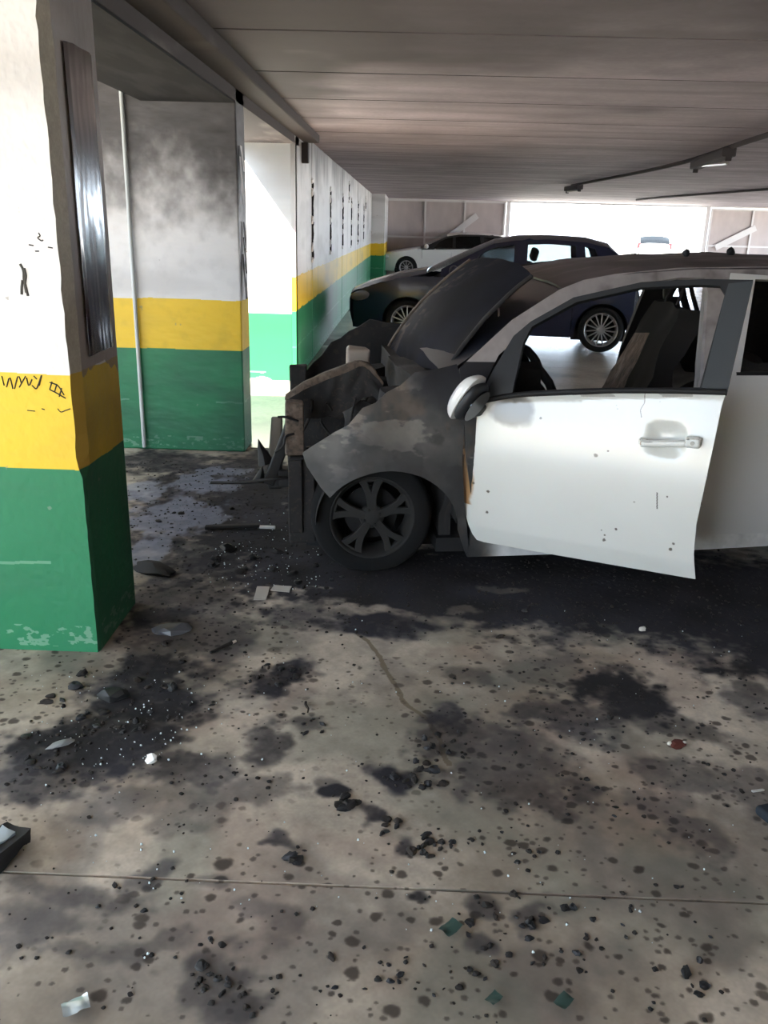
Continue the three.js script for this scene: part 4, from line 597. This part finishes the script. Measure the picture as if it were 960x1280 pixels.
/* ---------- whole cars: one builder, measured outlines for each ---------- */
const lineAt = (pts, s) => { if (s <= pts[0][0]) return pts[0][1]; for (let i = 1; i < pts.length; i++) if (s <= pts[i][0]) return mix(pts[i - 1][1], pts[i][1], (s - pts[i - 1][0]) / (pts[i][0] - pts[i - 1][0])); return pts[pts.length - 1][1]; };
const pane = (tint = 0xdfe8ea) => new THREE.MeshPhysicalMaterial({ color: tint, roughness: 0.03, transmission: 1, thickness: 0, ior: 1.45, side: THREE.DoubleSide });
function wholeCar(C, o) {
  const { width, hubs, hubY, archR, sill, belt, top, mid, nose, tail, doors, windows, paint, glass, black, lamp, rearLamp, tyre, rim, darkRim, spokes, rr, tr } = o;
  const n0 = top[0][0], n1 = top[top.length - 1][0];
  const W = (s, y) => { const b = lineAt(belt, s), low = 0.07 * ((y - 0.62) / 0.5) ** 2, hi = y > b ? (y - b) * 0.4 : 0; return Math.min(low, 0.06) + hi + (s < n0 + 0.75 ? 0.42 * (n0 + 0.75 - s) ** 2 : 0) + (s > n1 - 0.6 ? 0.3 * (s - n1 + 0.6) ** 2 : 0); };
  const bottom = (s) => { for (const h of hubs) if (Math.abs(s - h) < archR) return Math.max(hubY + Math.sqrt(archR * archR - (s - h) ** 2), sill); return sill; };
  const upper = (s) => Math.min(lineAt(belt, s), lineAt(top, s));
  const lower = (s0, s1, lead = [], trail = []) => {
    const k = Math.max(4, Math.round((s1 - s0) / 0.05)), ss = Array.from({ length: k + 1 }, (_, i) => mix(s0, s1, i / k));
    for (const h of hubs) for (const e of [h - archR + 0.001, h + archR - 0.001, h - archR * 0.96, h + archR * 0.96]) if (e > s0 && e < s1) ss.push(e); ss.sort((a, b) => a - b);
    const pts = ss.map((s) => [s, bottom(s)]), t = []; for (let i = k; i >= 0; i--) { const s = mix(s0, s1, i / k); t.push([s, upper(s)]); }
    return [...pts, ...trail, ...t, ...lead];
  };
  const [d0, d1, d2] = doors, g = 0.006, both = (name, pts, m, opt = {}, dw = 0) => { for (const far of [false, true]) part(name, sheet(pts, (s, y) => W(s, y) + dw, { width, far, L: 0.12, thick: 0.01, ...opt }), m, C); };
  both('front_fender', lower(n0 + 0.02, d0 - g, nose.map(([s, y]) => [s + 0.02, y]).reverse().filter(([, y]) => y > sill + 0.02 && y < upper(n0 + 0.02) - 0.02).reverse()), paint);
  both('front_door', lower(d0, d1 - g), paint);
  if (d2 > d1) both('rear_door', lower(d1, d2 - g), paint);
  both('rear_quarter', lower(d2, n1 - 0.01, [], tail.map(([s, y]) => [s, y]).filter(([s, y]) => y > sill + 0.02 && y < upper(n1) - 0.02)), paint);
  // greenhouse frame with window holes
  const gs0 = o.green[0], gs1 = o.green[1], N = 30, G = []; for (let i = 0; i <= N; i++) { const s = mix(gs0, gs1, i / N); G.push([s, lineAt(belt, s) + g]); } for (let i = N; i >= 0; i--) { const s = mix(gs0, gs1, i / N), y = lineAt(top, s); if (y > lineAt(belt, s) + 0.03) G.push([s, y]); }
  const win = windows.map(([a0, a1, b0, b1]) => { const K = 10, w = []; for (let i = 0; i <= K; i++) { const s = mix(a0, a1, i / K); w.push([s, lineAt(belt, s) + 0.03]); } for (let i = K; i >= 0; i--) { const s = mix(b0, b1, i / K); w.push([s, Math.max(lineAt(top, s) - 0.055, lineAt(belt, s) + 0.045)]); } return w; });
  both('window_surround', G, o.surround ?? paint, { holes: win, thick: 0.02 });
  for (const w of win) both('side_window', w, glass, { thick: 0.003, L: 0.3 }, 0.012);
  both('belt_trim', [...Array.from({ length: 9 }, (_, i) => { const s = mix(d0, gs1 - 0.25, i / 8); return [s, lineAt(belt, s) - 0.012]; }), ...Array.from({ length: 9 }, (_, i) => { const s = mix(gs1 - 0.25, d0, i / 8); return [s, lineAt(belt, s) + 0.01]; })], black, { thick: 0.012 }, -0.006);
  // lofted top: [s0, s1] stretches of the middle profile
  const stations = (s0, s1, k = 5) => Array.from({ length: k + 1 }, (_, i) => { const s = mix(s0, s1, i / k), ye = lineAt(top, s); return [s, lineAt(mid, s), ye, W(s, ye) + 0.002]; });
  const [h0, h1, r0, r1, t1] = o.tops;                         // bonnet from, cowl, roof from, roof to, tail top
  part('bonnet', loft(stations(h0, h1 - 0.01), width, { crown: 3 }), paint, C);
  part('windscreen', loft(stations(h1, r0, 3), width, { thick: 0.004, crown: 2 }), glass, C);
  part('roof', loft(stations(r0, r1), width, { crown: 2.4 }), paint, C);
  part('rear_window', loft(stations(r1, t1, 3), width, { thick: 0.004 }), glass, C);
  const drop = (pr) => pr.map(([s, y]) => [s, y, y, W(s, y) + 0.004]);
  part('front_bumper', loft([...drop(nose), [h0, lineAt(mid, h0), lineAt(top, h0), W(h0, lineAt(top, h0))]], width, { crown: 4, fine: 2 }), paint, C);
  part('tailgate', loft([[t1, lineAt(mid, t1), lineAt(top, t1), W(t1, lineAt(top, t1))], ...drop(tail)], width, { crown: 4, fine: 2 }), paint, C);
  part('grille', rbox(nose[1][0] - 0.012, nose[1][0] + 0.05, nose[1][1] - 0.06, nose[1][1] + 0.06, -width / 2 - 0.36, -width / 2 + 0.36, 0.02, 3), black, C);
  part('underbody', box(hubs[0] - 0.4, hubs[1] + 0.3, sill, sill + 0.1, -width + 0.12, -0.12), black, C);
  part('engine_cover', box(n0 + 0.25, h1 - 0.1, sill + 0.1, 0.6, -width + 0.35, -0.35), black, C);
  for (const z of [-width / 2 + width / 2 - 0.14, -width + 0.14]) { const s = n0 + 0.13; part('headlight', lumpy(new THREE.SphereGeometry(1, 16, 12), 0.06, 2, 3).scale(0.19, 0.075, 0.1).rotateY(z > -width / 2 ? R(-38) : R(38)).rotateZ(R(14)).translate(s, lineAt(top, s) - 0.09, z + (z > -width / 2 ? -0.05 : 0.05)), lamp, C); }
  for (const z of [-0.1, -width + 0.1]) part('tail_light', rbox(n1 - 0.12, n1 - 0.02, o.rearLampY, o.rearLampY + 0.26, z - 0.07, z + 0.07, 0.02, 2), rearLamp, C);
  for (const [z, d] of [[0, 1], [-width, -1]]) {
    const m = part('side_mirror', lumpy(new THREE.SphereGeometry(1, 16, 12), 0.05, 2, 5).scale(0.07, 0.075, 0.1).translate(d0 + 0.14, lineAt(belt, d0 + 0.14) + 0.09, z + d * 0.08), paint, C);
    part('mirror_glass', new THREE.CylinderGeometry(0.06, 0.06, 0.004, 16).rotateZ(Math.PI / 2).translate(d0 + 0.212, lineAt(belt, d0 + 0.14) + 0.09, z + d * 0.08), mat(0x9aa4aa, 0.08, { metalness: 0.9 }), m);
    for (const s of [d1 - 0.2, ...(d2 > d1 ? [d2 - 0.22] : [])]) part('door_handle', rbox(s, s + 0.16, lineAt(belt, s) - 0.14, lineAt(belt, s) - 0.11, z + d * 0.0 - 0.02, z + d * 0.03 + 0.0, 0.008, 2), paint, C);
  }
  for (const h of hubs) { wheel(C, h, hubY, -0.02, 1, { rr, tr, n: spokes, metal: rim, rubber: tyre, dark: darkRim }); wheel(C, h, hubY, -width + 0.02, -1, { rr, tr, n: spokes, metal: rim, rubber: tyre, dark: darkRim }); for (const z of [-0.3, -width + 0.3]) part('inner_wheel_arch', new THREE.CylinderGeometry(archR + 0.01, archR + 0.01, 0.4, 24, 1, true, Math.PI / 2, Math.PI).rotateX(Math.PI / 2).translate(h, hubY, z + (z > -width / 2 ? 0.06 : -0.06)), o.inner, C); for (const z of [-0.43, -width + 0.43]) part('inner_wheel_arch', box(h - archR - 0.02, h + archR + 0.02, 0.12, hubY + archR, z - 0.01, z + 0.01), o.inner, C); }
  // seats and dash seen through the glass
  const sd = o.seats;
  for (const z of [-0.45, -width + 0.45]) { part('seat_back', rbox(-0.07, 0.07, 0, 0.62, -0.22, 0.22, 0.05, 3).rotateZ(R(-16)).translate(sd, 0.55, z), black, C); part('headrest', rbox(-0.05, 0.05, 0, 0.17, -0.13, 0.13, 0.04, 3).rotateZ(R(-14)).translate(sd + 0.2, 1.18, z), black, C); part('seat_cushion', rbox(-0.5, 0.05, 0, 0.16, -0.23, 0.23, 0.05, 3).translate(sd, 0.42, z), black, C); }
  part('rear_bench', rbox(-0.08, 0.08, 0, 0.55, -width / 2 + 0.2, width / 2 - 0.2, 0.05, 3).rotateZ(R(-16)).translate(sd + 0.85, 0.5, -width / 2), black, C);
  part('dashboard', rbox(h1 + 0.02, h1 + 0.5, 0.6, lineAt(belt, h1 + 0.3) - 0.02, -width + 0.16, -0.16, 0.05, 3), black, C);
  part('steering_wheel', new THREE.TorusGeometry(0.18, 0.015, 8, 24).rotateY(Math.PI / 2).rotateZ(R(25)).translate(h1 + 0.66, lineAt(belt, h1 + 0.6) - 0.02, -0.45), black, C);
}
const innerMat = mat(0x2d2d2f, 0.95, { side: THREE.DoubleSide });
const alloy = new THREE.MeshStandardMaterial({ color: 0xb9b9bb, roughness: 0.3, metalness: 0.6 });
const hatchShape = {
  width: 1.69, hubs: [0, 2.69], hubY: 0.31, archR: 0.355, sill: 0.19, rr: 0.225, tr: 0.308, spokes: 15,
  belt: [[-0.9, 0.9], [0.4, 0.94], [0.9, 0.95], [1.6, 1.0], [2.4, 1.1], [3.2, 1.16]],
  top: [[-0.84, 0.68], [-0.6, 0.77], [-0.2, 0.89], [0.25, 0.985], [0.42, 1.03], [0.8, 1.23], [1.15, 1.40], [1.45, 1.45], [1.9, 1.475], [2.4, 1.45], [2.72, 1.38], [2.95, 1.22], [3.1, 1.0], [3.12, 0.9]],
  mid: [[-0.86, 0.73], [-0.6, 0.85], [-0.2, 0.97], [0.25, 1.05], [0.8, 1.31], [1.15, 1.46], [1.45, 1.52], [1.9, 1.54], [2.4, 1.52], [2.72, 1.45], [2.95, 1.26], [3.14, 1.02], [3.16, 0.9]],
  nose: [[-0.82, 0.22], [-0.87, 0.42], [-0.87, 0.6], [-0.84, 0.68]], tail: [[3.12, 0.9], [3.18, 0.7], [3.18, 0.4], [3.1, 0.25]],
  doors: [0.5, 1.36, 2.28], green: [0.45, 2.98], windows: [[0.78, 1.44, 0.98, 1.44], [1.62, 2.3, 1.62, 2.26], [2.42, 2.62, 2.38, 2.52]],
  tops: [-0.84, 0.25, 1.15, 2.72, 3.08], rearLampY: 0.85, seats: 1.5,
};
const navy = new THREE.MeshPhysicalMaterial({ color: 0x18213f, roughness: 0.35, clearcoat: 1, clearcoatRoughness: 0.08 });
const hatch = thing('parked_hatchback', 'dark navy hatchback with silver multi-spoke wheels parked behind the burnt car', 'car', [0, 0, -12.33], R(-6.9));
wholeCar(hatch, { ...hatchShape, paint: navy, glass: pane(0xc9d2d6), black: mat(0x2b2b2e, 0.75), lamp: new THREE.MeshPhysicalMaterial({ color: 0x77777c, roughness: 0.15, clearcoat: 1 }), rearLamp: new THREE.MeshPhysicalMaterial({ color: 0x4a0c10, roughness: 0.2, clearcoat: 1 }), tyre: mat(0x161617, 0.85), rim: alloy, darkRim: mat(0x2c2c2e, 0.6), inner: innerMat });
const silver = new THREE.MeshPhysicalMaterial({ color: 0xeeecea, roughness: 0.3, clearcoat: 1, clearcoatRoughness: 0.1 });
const estateShape = {
  width: 1.8, hubs: [0, 2.65], hubY: 0.32, archR: 0.36, sill: 0.2, rr: 0.22, tr: 0.318, spokes: 10,
  belt: [[-0.9, 0.86], [0.5, 0.9], [1.6, 0.94], [3.7, 1.0]],
  top: [[-0.86, 0.66], [-0.6, 0.74], [0, 0.85], [0.35, 0.92], [0.55, 0.96], [0.95, 1.16], [1.3, 1.32], [1.7, 1.385], [2.3, 1.395], [3.0, 1.36], [3.35, 1.28], [3.6, 1.06], [3.68, 0.95]],
  mid: [[-0.88, 0.7], [-0.6, 0.8], [0, 0.91], [0.45, 0.99], [0.95, 1.22], [1.3, 1.38], [1.7, 1.44], [2.3, 1.45], [3.0, 1.42], [3.35, 1.35], [3.6, 1.1], [3.72, 0.95]],
  nose: [[-0.82, 0.22], [-0.9, 0.42], [-0.9, 0.58], [-0.86, 0.66]], tail: [[3.68, 0.95], [3.76, 0.7], [3.76, 0.4], [3.66, 0.25]],
  doors: [0.5, 1.45, 2.4], green: [0.6, 3.55], windows: [[0.85, 1.48, 1.08, 1.48], [1.58, 2.4, 1.58, 2.36], [2.5, 3.25, 2.48, 3.05]],
  tops: [-0.86, 0.45, 1.3, 3.35, 3.64], rearLampY: 0.75, seats: 1.5,
};
const estate = thing('parked_estate_car', 'pale silver estate car parked in front of the far sheet screen', 'car', [-0.07, 0, -29.0], R(-1));
wholeCar(estate, { ...estateShape, paint: silver, surround: mat(0x1a1a1c, 0.5), glass: pane(0x8b9296), black: mat(0x2e2e31, 0.75), lamp: new THREE.MeshPhysicalMaterial({ color: 0xd0d2d4, roughness: 0.1, clearcoat: 1 }), rearLamp: new THREE.MeshPhysicalMaterial({ color: 0x7a1015, roughness: 0.2, clearcoat: 1 }), tyre: mat(0x161617, 0.85), rim: alloy, darkRim: mat(0x2c2c2e, 0.6), inner: innerMat });
const outCar = thing('outside_car', 'white car standing in daylight outside the gateway', 'car', [11.4, 0, -47], R(-96));
wholeCar(outCar, { ...hatchShape, paint: new THREE.MeshPhysicalMaterial({ color: 0xe6e6e6, roughness: 0.3, clearcoat: 1 }), glass: pane(0x6a7074), black: mat(0x2e2e31, 0.75), lamp: mat(0xd0d2d4, 0.2), rearLamp: mat(0x7a1015, 0.3), tyre: mat(0x161617, 0.85), rim: alloy, darkRim: mat(0x2c2c2e, 0.6), inner: innerMat });
{
  const p = thing('sign_post', 'slim grey post with a small box on top outside the gateway', 'post', [8.6, 0, -40]);
  part('pole', new THREE.CylinderGeometry(0.05, 0.06, 2.5, 12).translate(0, 1.25, 0), mat(0x9a9894, 0.6), p);
  part('sign_box', rbox(-0.3, 0.3, 2.45, 2.75, -0.06, 0.06, 0.03), mat(0x77747a, 0.6), p);
}

/* ---------- lamps and conduit under the ceiling ---------- */
{
  const metal = mat(0x4a4446, 0.7), tubeGlass = mat(0xa59f9c, 0.3);
  const cond = (name, pts, label) => solo(name, tube(pts, 0.026, 40, 7), metal, label, 'conduit');
  cond('ceiling_conduit', [[3.0, 2.465, 4], [3.05, 2.463, -4], [3.2, 2.46, -8.5], [3.45, 2.455, -12], [3.25, 2.46, -18.6]], 'dark conduit carrying the lamps along the ceiling');
  cond('ceiling_conduit', [[7.6, 2.465, -13], [7.0, 2.46, -18], [6.5, 2.46, -22.8], [6.4, 2.465, -26]], 'thin dark conduit near the gateway side of the ceiling');
  const lampFix = (x, z, turn, label, hang, len) => {
    const l = thing('ceiling_lamp', label, 'lamp', [x, 2.45, z], turn, 'unlit tube lamps under the ceiling');
    part('housing', rbox(-0.07, 0.07, -0.09, 0.0, -len / 2, len / 2, 0.015), metal, l);
    part('tube', new THREE.CylinderGeometry(0.018, 0.018, len - 0.06, 10).rotateX(Math.PI / 2 + hang).translate(0, -0.1, 0), tubeGlass, l);
    for (const z0 of [-len / 2 + 0.02, len / 2 - 0.02]) part('end_holder', rbox(-0.03, 0.03, -0.13, -0.06, z0 - 0.02, z0 + 0.02, 0.006), metal, l);
  };
  lampFix(3.4, -10.6, R(-8), 'dark unlit tube lamp hanging crooked from the ceiling conduit', 0.05, 2.0);
  lampFix(3.25, -18.4, R(4), 'small dark lamp at the far end of the ceiling conduit', 0.0, 1.0);
}

/* ---------- burnt debris on the floor ---------- */
{
  const r = rng(2024);
  const flake = (seed, sx, sy, sz) => { const g = mergeVertices(new THREE.IcosahedronGeometry(1, 1).deleteAttribute('uv').deleteAttribute('normal')), p = g.attributes.position; for (let i = 0; i < p.count; i++) { const x = p.getX(i), y = p.getY(i), z = p.getZ(i), f = 0.55 + 0.9 * vn3(x * 1.7, y * 1.7, z * 1.7, seed); p.setXYZ(i, x * f * sx, Math.max(y * f * sy, -sy * 0.45) + sy * 0.45, z * f * sz); } return toCreasedNormals(g, 0.5); };
  const forms = [[1, 0.5, 0.8], [1, 0.7, 0.7], [1, 0.35, 0.5], [0.9, 0.6, 0.9], [1, 0.3, 0.9], [1, 0.45, 0.35], [0.8, 0.75, 0.8], [1, 0.4, 0.65]].map((f, i) => flake(900 + i * 7, ...f));
  const inks = [mat(0x171516, 0.8), mat(0x211d1b, 0.85), mat(0x1a1b20, 0.6), mat(0x2b2521, 0.9), mat(0x121213, 0.55)];
  const bit = (x, z, size, place) => { const m = solo('charred_fragment', forms[Math.floor(r() * forms.length)], inks[Math.floor(r() * inks.length)], (size > 0.019 ? 'larger' : 'small') + ' charred black fragment ' + place, 'debris', [x, 0, z], 'charred fragments ' + place); m.scale.setScalar(size); m.rotation.y = r() * 6.28; return m; };
  const strip0 = floorAt(290, 662); let count = 0;
  // pixel clusters of the photograph: centre, spread, how many, size in millimetres
  const where = [['in the ash patch beside the floor crack', [0, 1, 7]], ['on bare concrete between the ash patch and the floor joint', [2, 3, 4, 8, 18, 19]], ['in the soot patch beyond the small white scrap', [5, 6]], ['in the ash trail beside the near pillar', [9, 10, 11]], ['around the teal-green shard', [12, 13, 14]], ['between the floor joint and the crumpled foil', [15, 16, 23]], ['on the open floor this side of the floor joint', [17, 21, 22]], ['on the dark stain before the open car door', [20]], ['on the wet black floor before the burnt car', [24, 25]], ['beside the burnt front wheel', [26]], ['on the blackened floor below the open car door', [27, 28]]];
  const whereOf = (i) => where.find(([, l]) => l.includes(i))[0];
  const clusters = [[520, 970, 42, 20, 20, 16], [436, 1002, 18, 9, 7, 22], [480, 1032, 20, 12, 7, 16], [530, 1060, 16, 20, 8, 16], [570, 1050, 36, 16, 10, 11], [350, 848, 40, 18, 14, 16], [390, 905, 24, 16, 6, 14], [560, 935, 40, 22, 12, 13], [370, 1068, 12, 10, 4, 18], [130, 880, 80, 40, 22, 18], [70, 940, 50, 30, 12, 16], [220, 850, 70, 50, 14, 14],
    [620, 1150, 60, 36, 16, 12], [700, 1180, 70, 50, 18, 9], [560, 1200, 70, 50, 18, 9], [270, 1180, 40, 40, 9, 10], [300, 1230, 60, 36, 14, 11], [440, 1220, 60, 40, 10, 10], [640, 1060, 60, 30, 10, 9], [760, 1010, 70, 40, 10, 9], [730, 900, 60, 30, 8, 13], [870, 1225, 40, 24, 5, 16], [820, 1150, 80, 50, 10, 7], [200, 1140, 90, 60, 8, 8], [300, 690, 60, 40, 14, 26], [250, 650, 60, 30, 8, 22], [380, 720, 60, 20, 8, 20], [640, 780, 120, 20, 9, 14], [840, 790, 100, 20, 6, 12]];
  clusters.forEach(([cx, cy, rx, ry, n, mm], ci) => { for (let k = 0; k < n; k++) { const a = r() * 6.28, d = Math.sqrt(r()), [x, z] = floorAt(cx + Math.cos(a) * d * rx, cy + Math.sin(a) * d * ry); if (z > -0.95 || (x < -1.12 && z < -2.9 && z > -3.45)) continue; const sz = mm * 0.001 * (0.35 + 0.75 * r()) * (r() < 0.12 ? 1.5 : 1); if (ci > 23 && Math.hypot(x - strip0[0], z - strip0[1]) < 0.3) continue; if (count++ < 300) bit(x, z, sz, whereOf(ci)); } });
  // crumbs and broken glass too small to count
  const many = (name, geo, m, label, category, n, place, s0, s1) => { const im = new THREE.InstancedMesh(geo, m, n), q = new THREE.Object3D(); let k = 0, guard = 0; while (k < n && guard++ < n * 60) { const p = place(); if (!p) continue; q.position.set(p[0], 0, p[1]); q.rotation.set(0, r() * 6.28, 0); q.scale.setScalar(mix(s0, s1, r() ** 2)); q.updateMatrix(); im.setMatrixAt(k++, q.matrix); } im.count = k; im.name = name; im.castShadow = im.receiveShadow = true; im.userData = { label, category, kind: 'stuff' }; scene.add(im); };
  many('charred_crumbs', forms[0], inks[1], 'fine charred crumbs strewn over the scorched concrete', 'debris', 5200, () => { const x = -1.9 + 4.4 * r(), z = -0.95 - 4.8 * r(); if (x < -1.12 && z < -2.9 && z > -3.45) return null; const c = charAt(x, z); return r() < 0.06 + 0.5 * clamp(c) ? [x, z] : null; }, 0.002, 0.0085);
  many('glass_crumbs', forms[6], new THREE.MeshPhysicalMaterial({ color: 0xcfdde0, roughness: 0.1, clearcoat: 1 }), 'tiny bright crumbs of broken glass among the ash', 'glass', 420, () => { const k = r(); const [x, z] = k < 0.4 ? floorAt(330 + 70 * (r() - 0.5) * 2, 690 + 50 * (r() - 0.5) * 2) : k < 0.65 ? floorAt(150 + 110 * (r() - 0.5) * 2, 900 + 60 * (r() - 0.5) * 2) : floorAt(480 + 450 * (r() - 0.5) * 2, 980 + 220 * (r() - 0.5) * 2); return (x < -1.12 && z < -2.9 && z > -3.45) || z < -5.7 ? null : [x, z]; }, 0.0015, 0.005);

  const put = (px, py) => { const [x, z] = floorAt(px, py); return [x, 0, z]; };
  const one = (name, geo, m, label, category, px, py, turn = 0, size = 1) => { const o = solo(name, geo, m, label, category, put(px, py)); o.rotation.y = turn; o.scale.setScalar(size); return o; };
  one('white_scrap', flake(961, 0.017, 0.02, 0.014), mat(0xe9e7e2, 0.6), 'small white plastic scrap standing alone on the grey floor', 'scrap', 190, 952);
  { const g = new THREE.PlaneGeometry(0.055, 0.04, 8, 6), p = g.attributes.position; for (let i = 0; i < p.count; i++) p.setXYZ(i, p.getX(i), 0.002 + 0.022 * fbm(p.getX(i) * 40, p.getY(i) * 40, 970), p.getY(i)); g.computeVertexNormals(); one('crumpled_foil', g, mat(0xc9d6da, 0.25, { metalness: 0.5, side: THREE.DoubleSide }), 'crumpled pale silver foil lying on bare concrete', 'foil', 95, 1262, 0.5); }
  one('metal_strip', flake(981, 0.036, 0.012, 0.015), mat(0x8f9294, 0.5, { metalness: 0.3 }), 'bent light grey metal strip in the ash beside the near pillar', 'scrap', 76, 932, 0.7);
  { const o = thing('burnt_stick', 'thin burnt stick with a white tip lying near the pillar', 'stick', put(277, 812), 0.95); part('stem', lumpy(new THREE.CylinderGeometry(0.006, 0.008, 0.11, 7, 5), 0.004, 30, 985).rotateZ(Math.PI / 2).translate(0, 0.008, 0), inks[1], o); part('tip', lumpy(new THREE.CylinderGeometry(0.007, 0.006, 0.022, 7, 2), 0.002, 40, 986).rotateZ(Math.PI / 2).translate(0.064, 0.009, 0), mat(0xd9d6cf, 0.7), o); }
  { const o = thing('melted_fitting', 'black melted fitting with a pale grey face at the floor edge', 'car part', put(4, 1072), 1.2); part('shell', lumpy(new THREE.BoxGeometry(0.13, 0.045, 0.08, 7, 3, 5), 0.02, 22, 991).translate(0, 0.03, 0), inks[0], o); part('face', lumpy(new THREE.BoxGeometry(0.06, 0.016, 0.04, 5, 2, 4), 0.01, 34, 992).translate(0.0, 0.058, 0.0), mat(0x8d979c, 0.4), o); }
  one('charred_lump', flake(995, 0.05, 0.026, 0.036), inks[4], 'jet black charred lump in the ash trail beside the near pillar', 'debris', 141, 873);
  one('charred_panel_piece', flake(997, 0.12, 0.03, 0.05), inks[0], 'twisted charred panel piece on the wet floor by the pillar', 'car part', 191, 715, -0.4);
  one('grey_panel_piece', flake(999, 0.075, 0.025, 0.045), mat(0x55565a, 0.5), 'ash-grey broken piece lying at the foot of the near pillar', 'car part', 213, 790, 0.3);
  { const o = thing('torn_red_scrap', 'torn red-brown scrap with two white flecks', 'scrap', put(847, 932), 0.3); part('scrap_body', flake(1003, 0.03, 0.012, 0.02), mat(0x5a2a20, 0.8), o); part('white_fleck', flake(1004, 0.009, 0.008, 0.007).translate(-0.026, 0.004, -0.008), mat(0xd8d2c6, 0.7), o); part('white_fleck', flake(1005, 0.008, 0.007, 0.006).translate(0.018, 0.008, 0.006), mat(0xd8d2c6, 0.7), o); }
  one('white_splinter', lumpy(new RoundedBoxGeometry(0.04, 0.006, 0.01, 2, 0.003), 0.006, 50, 1007).translate(0, 0.008, 0), mat(0xd4d6d4, 0.6), 'thin white splinter lying on bare dark floor', 'scrap', 946, 991, 0.5);
  for (const [px, py, s, label] of [[563, 1165, 1, 'curled teal-green plastic shard beyond the floor joint'], [617, 1252, 0.7, 'faint grey-green plastic shard near a dark round stain'], [704, 1256, 0.8, 'dark green plastic shard among black fragments']]) { const g = new THREE.PlaneGeometry(0.05, 0.038, 8, 6), p = g.attributes.position; for (let i = 0; i < p.count; i++) { const a = p.getX(i), b = p.getY(i); p.setXYZ(i, a, 0.003 + 0.02 * fbm(a * 30, b * 30, 1011 + px) + 4 * a * a, b * (1 - 4 * Math.abs(a))); } g.computeVertexNormals(); one('green_shard', g, mat(0x324944, 0.4, { side: THREE.DoubleSide }), label, 'shard', px, py, 0.8, s); }
  one('pale_fragment', flake(1021, 0.014, 0.012, 0.012), mat(0xc9c4bb, 0.7), 'pale fragment on the blackened floor below the open door', 'debris', 803, 788);
  for (const [px, py, w, l, t, label] of [[327, 743, 0.055, 0.15, 0.05, 'narrow pale flat piece near the burnt front wheel'], [352, 737, 0.085, 0.06, -0.1, 'square pale flat piece near the burnt front wheel']]) one('pale_flat_piece', lumpy(new THREE.BoxGeometry(w, 0.003, l, 6, 1, 8), 0.003, 20, 1050 + px).translate(0, 0.005, 0), mat(0xa5a19c, 0.5), label, 'flat_piece', px, py, t);  // two thin pale pieces lying flat on the floor
  one('burnt_twig', lumpy(new THREE.CylinderGeometry(0.003, 0.005, 0.11, 6, 6), 0.006, 30, 1025).rotateX(1.35).translate(0, 0.02, 0), inks[3], 'thin burnt twig standing up from an ash patch', 'stick', 383, 890, 0.2);
  one('blue_cloth_end', lumpy(new RoundedBoxGeometry(0.07, 0.03, 0.09, 4, 0.012), 0.012, 16, 1031).translate(0.02, 0.02, 0), mat(0x18222c, 0.8), 'dark blue rag end lying on the floor', 'rag', 962, 1030, 0.4);
  { const o = thing('charred_strip', 'long charred strip fallen in front of the burnt car', 'car part', put(290, 662), 0.1); part('strip', lumpy(new RoundedBoxGeometry(0.3, 0.02, 0.035, 4, 0.006), 0.012, 10, 1041).translate(0, 0.016, 0), inks[0], o); part('bare_end', lumpy(new RoundedBoxGeometry(0.09, 0.012, 0.03, 3, 0.004), 0.006, 16, 1042).translate(0.19, 0.016, 0.005), mat(0xa9abad, 0.5), o); }
}
renderer.render(scene, camera);
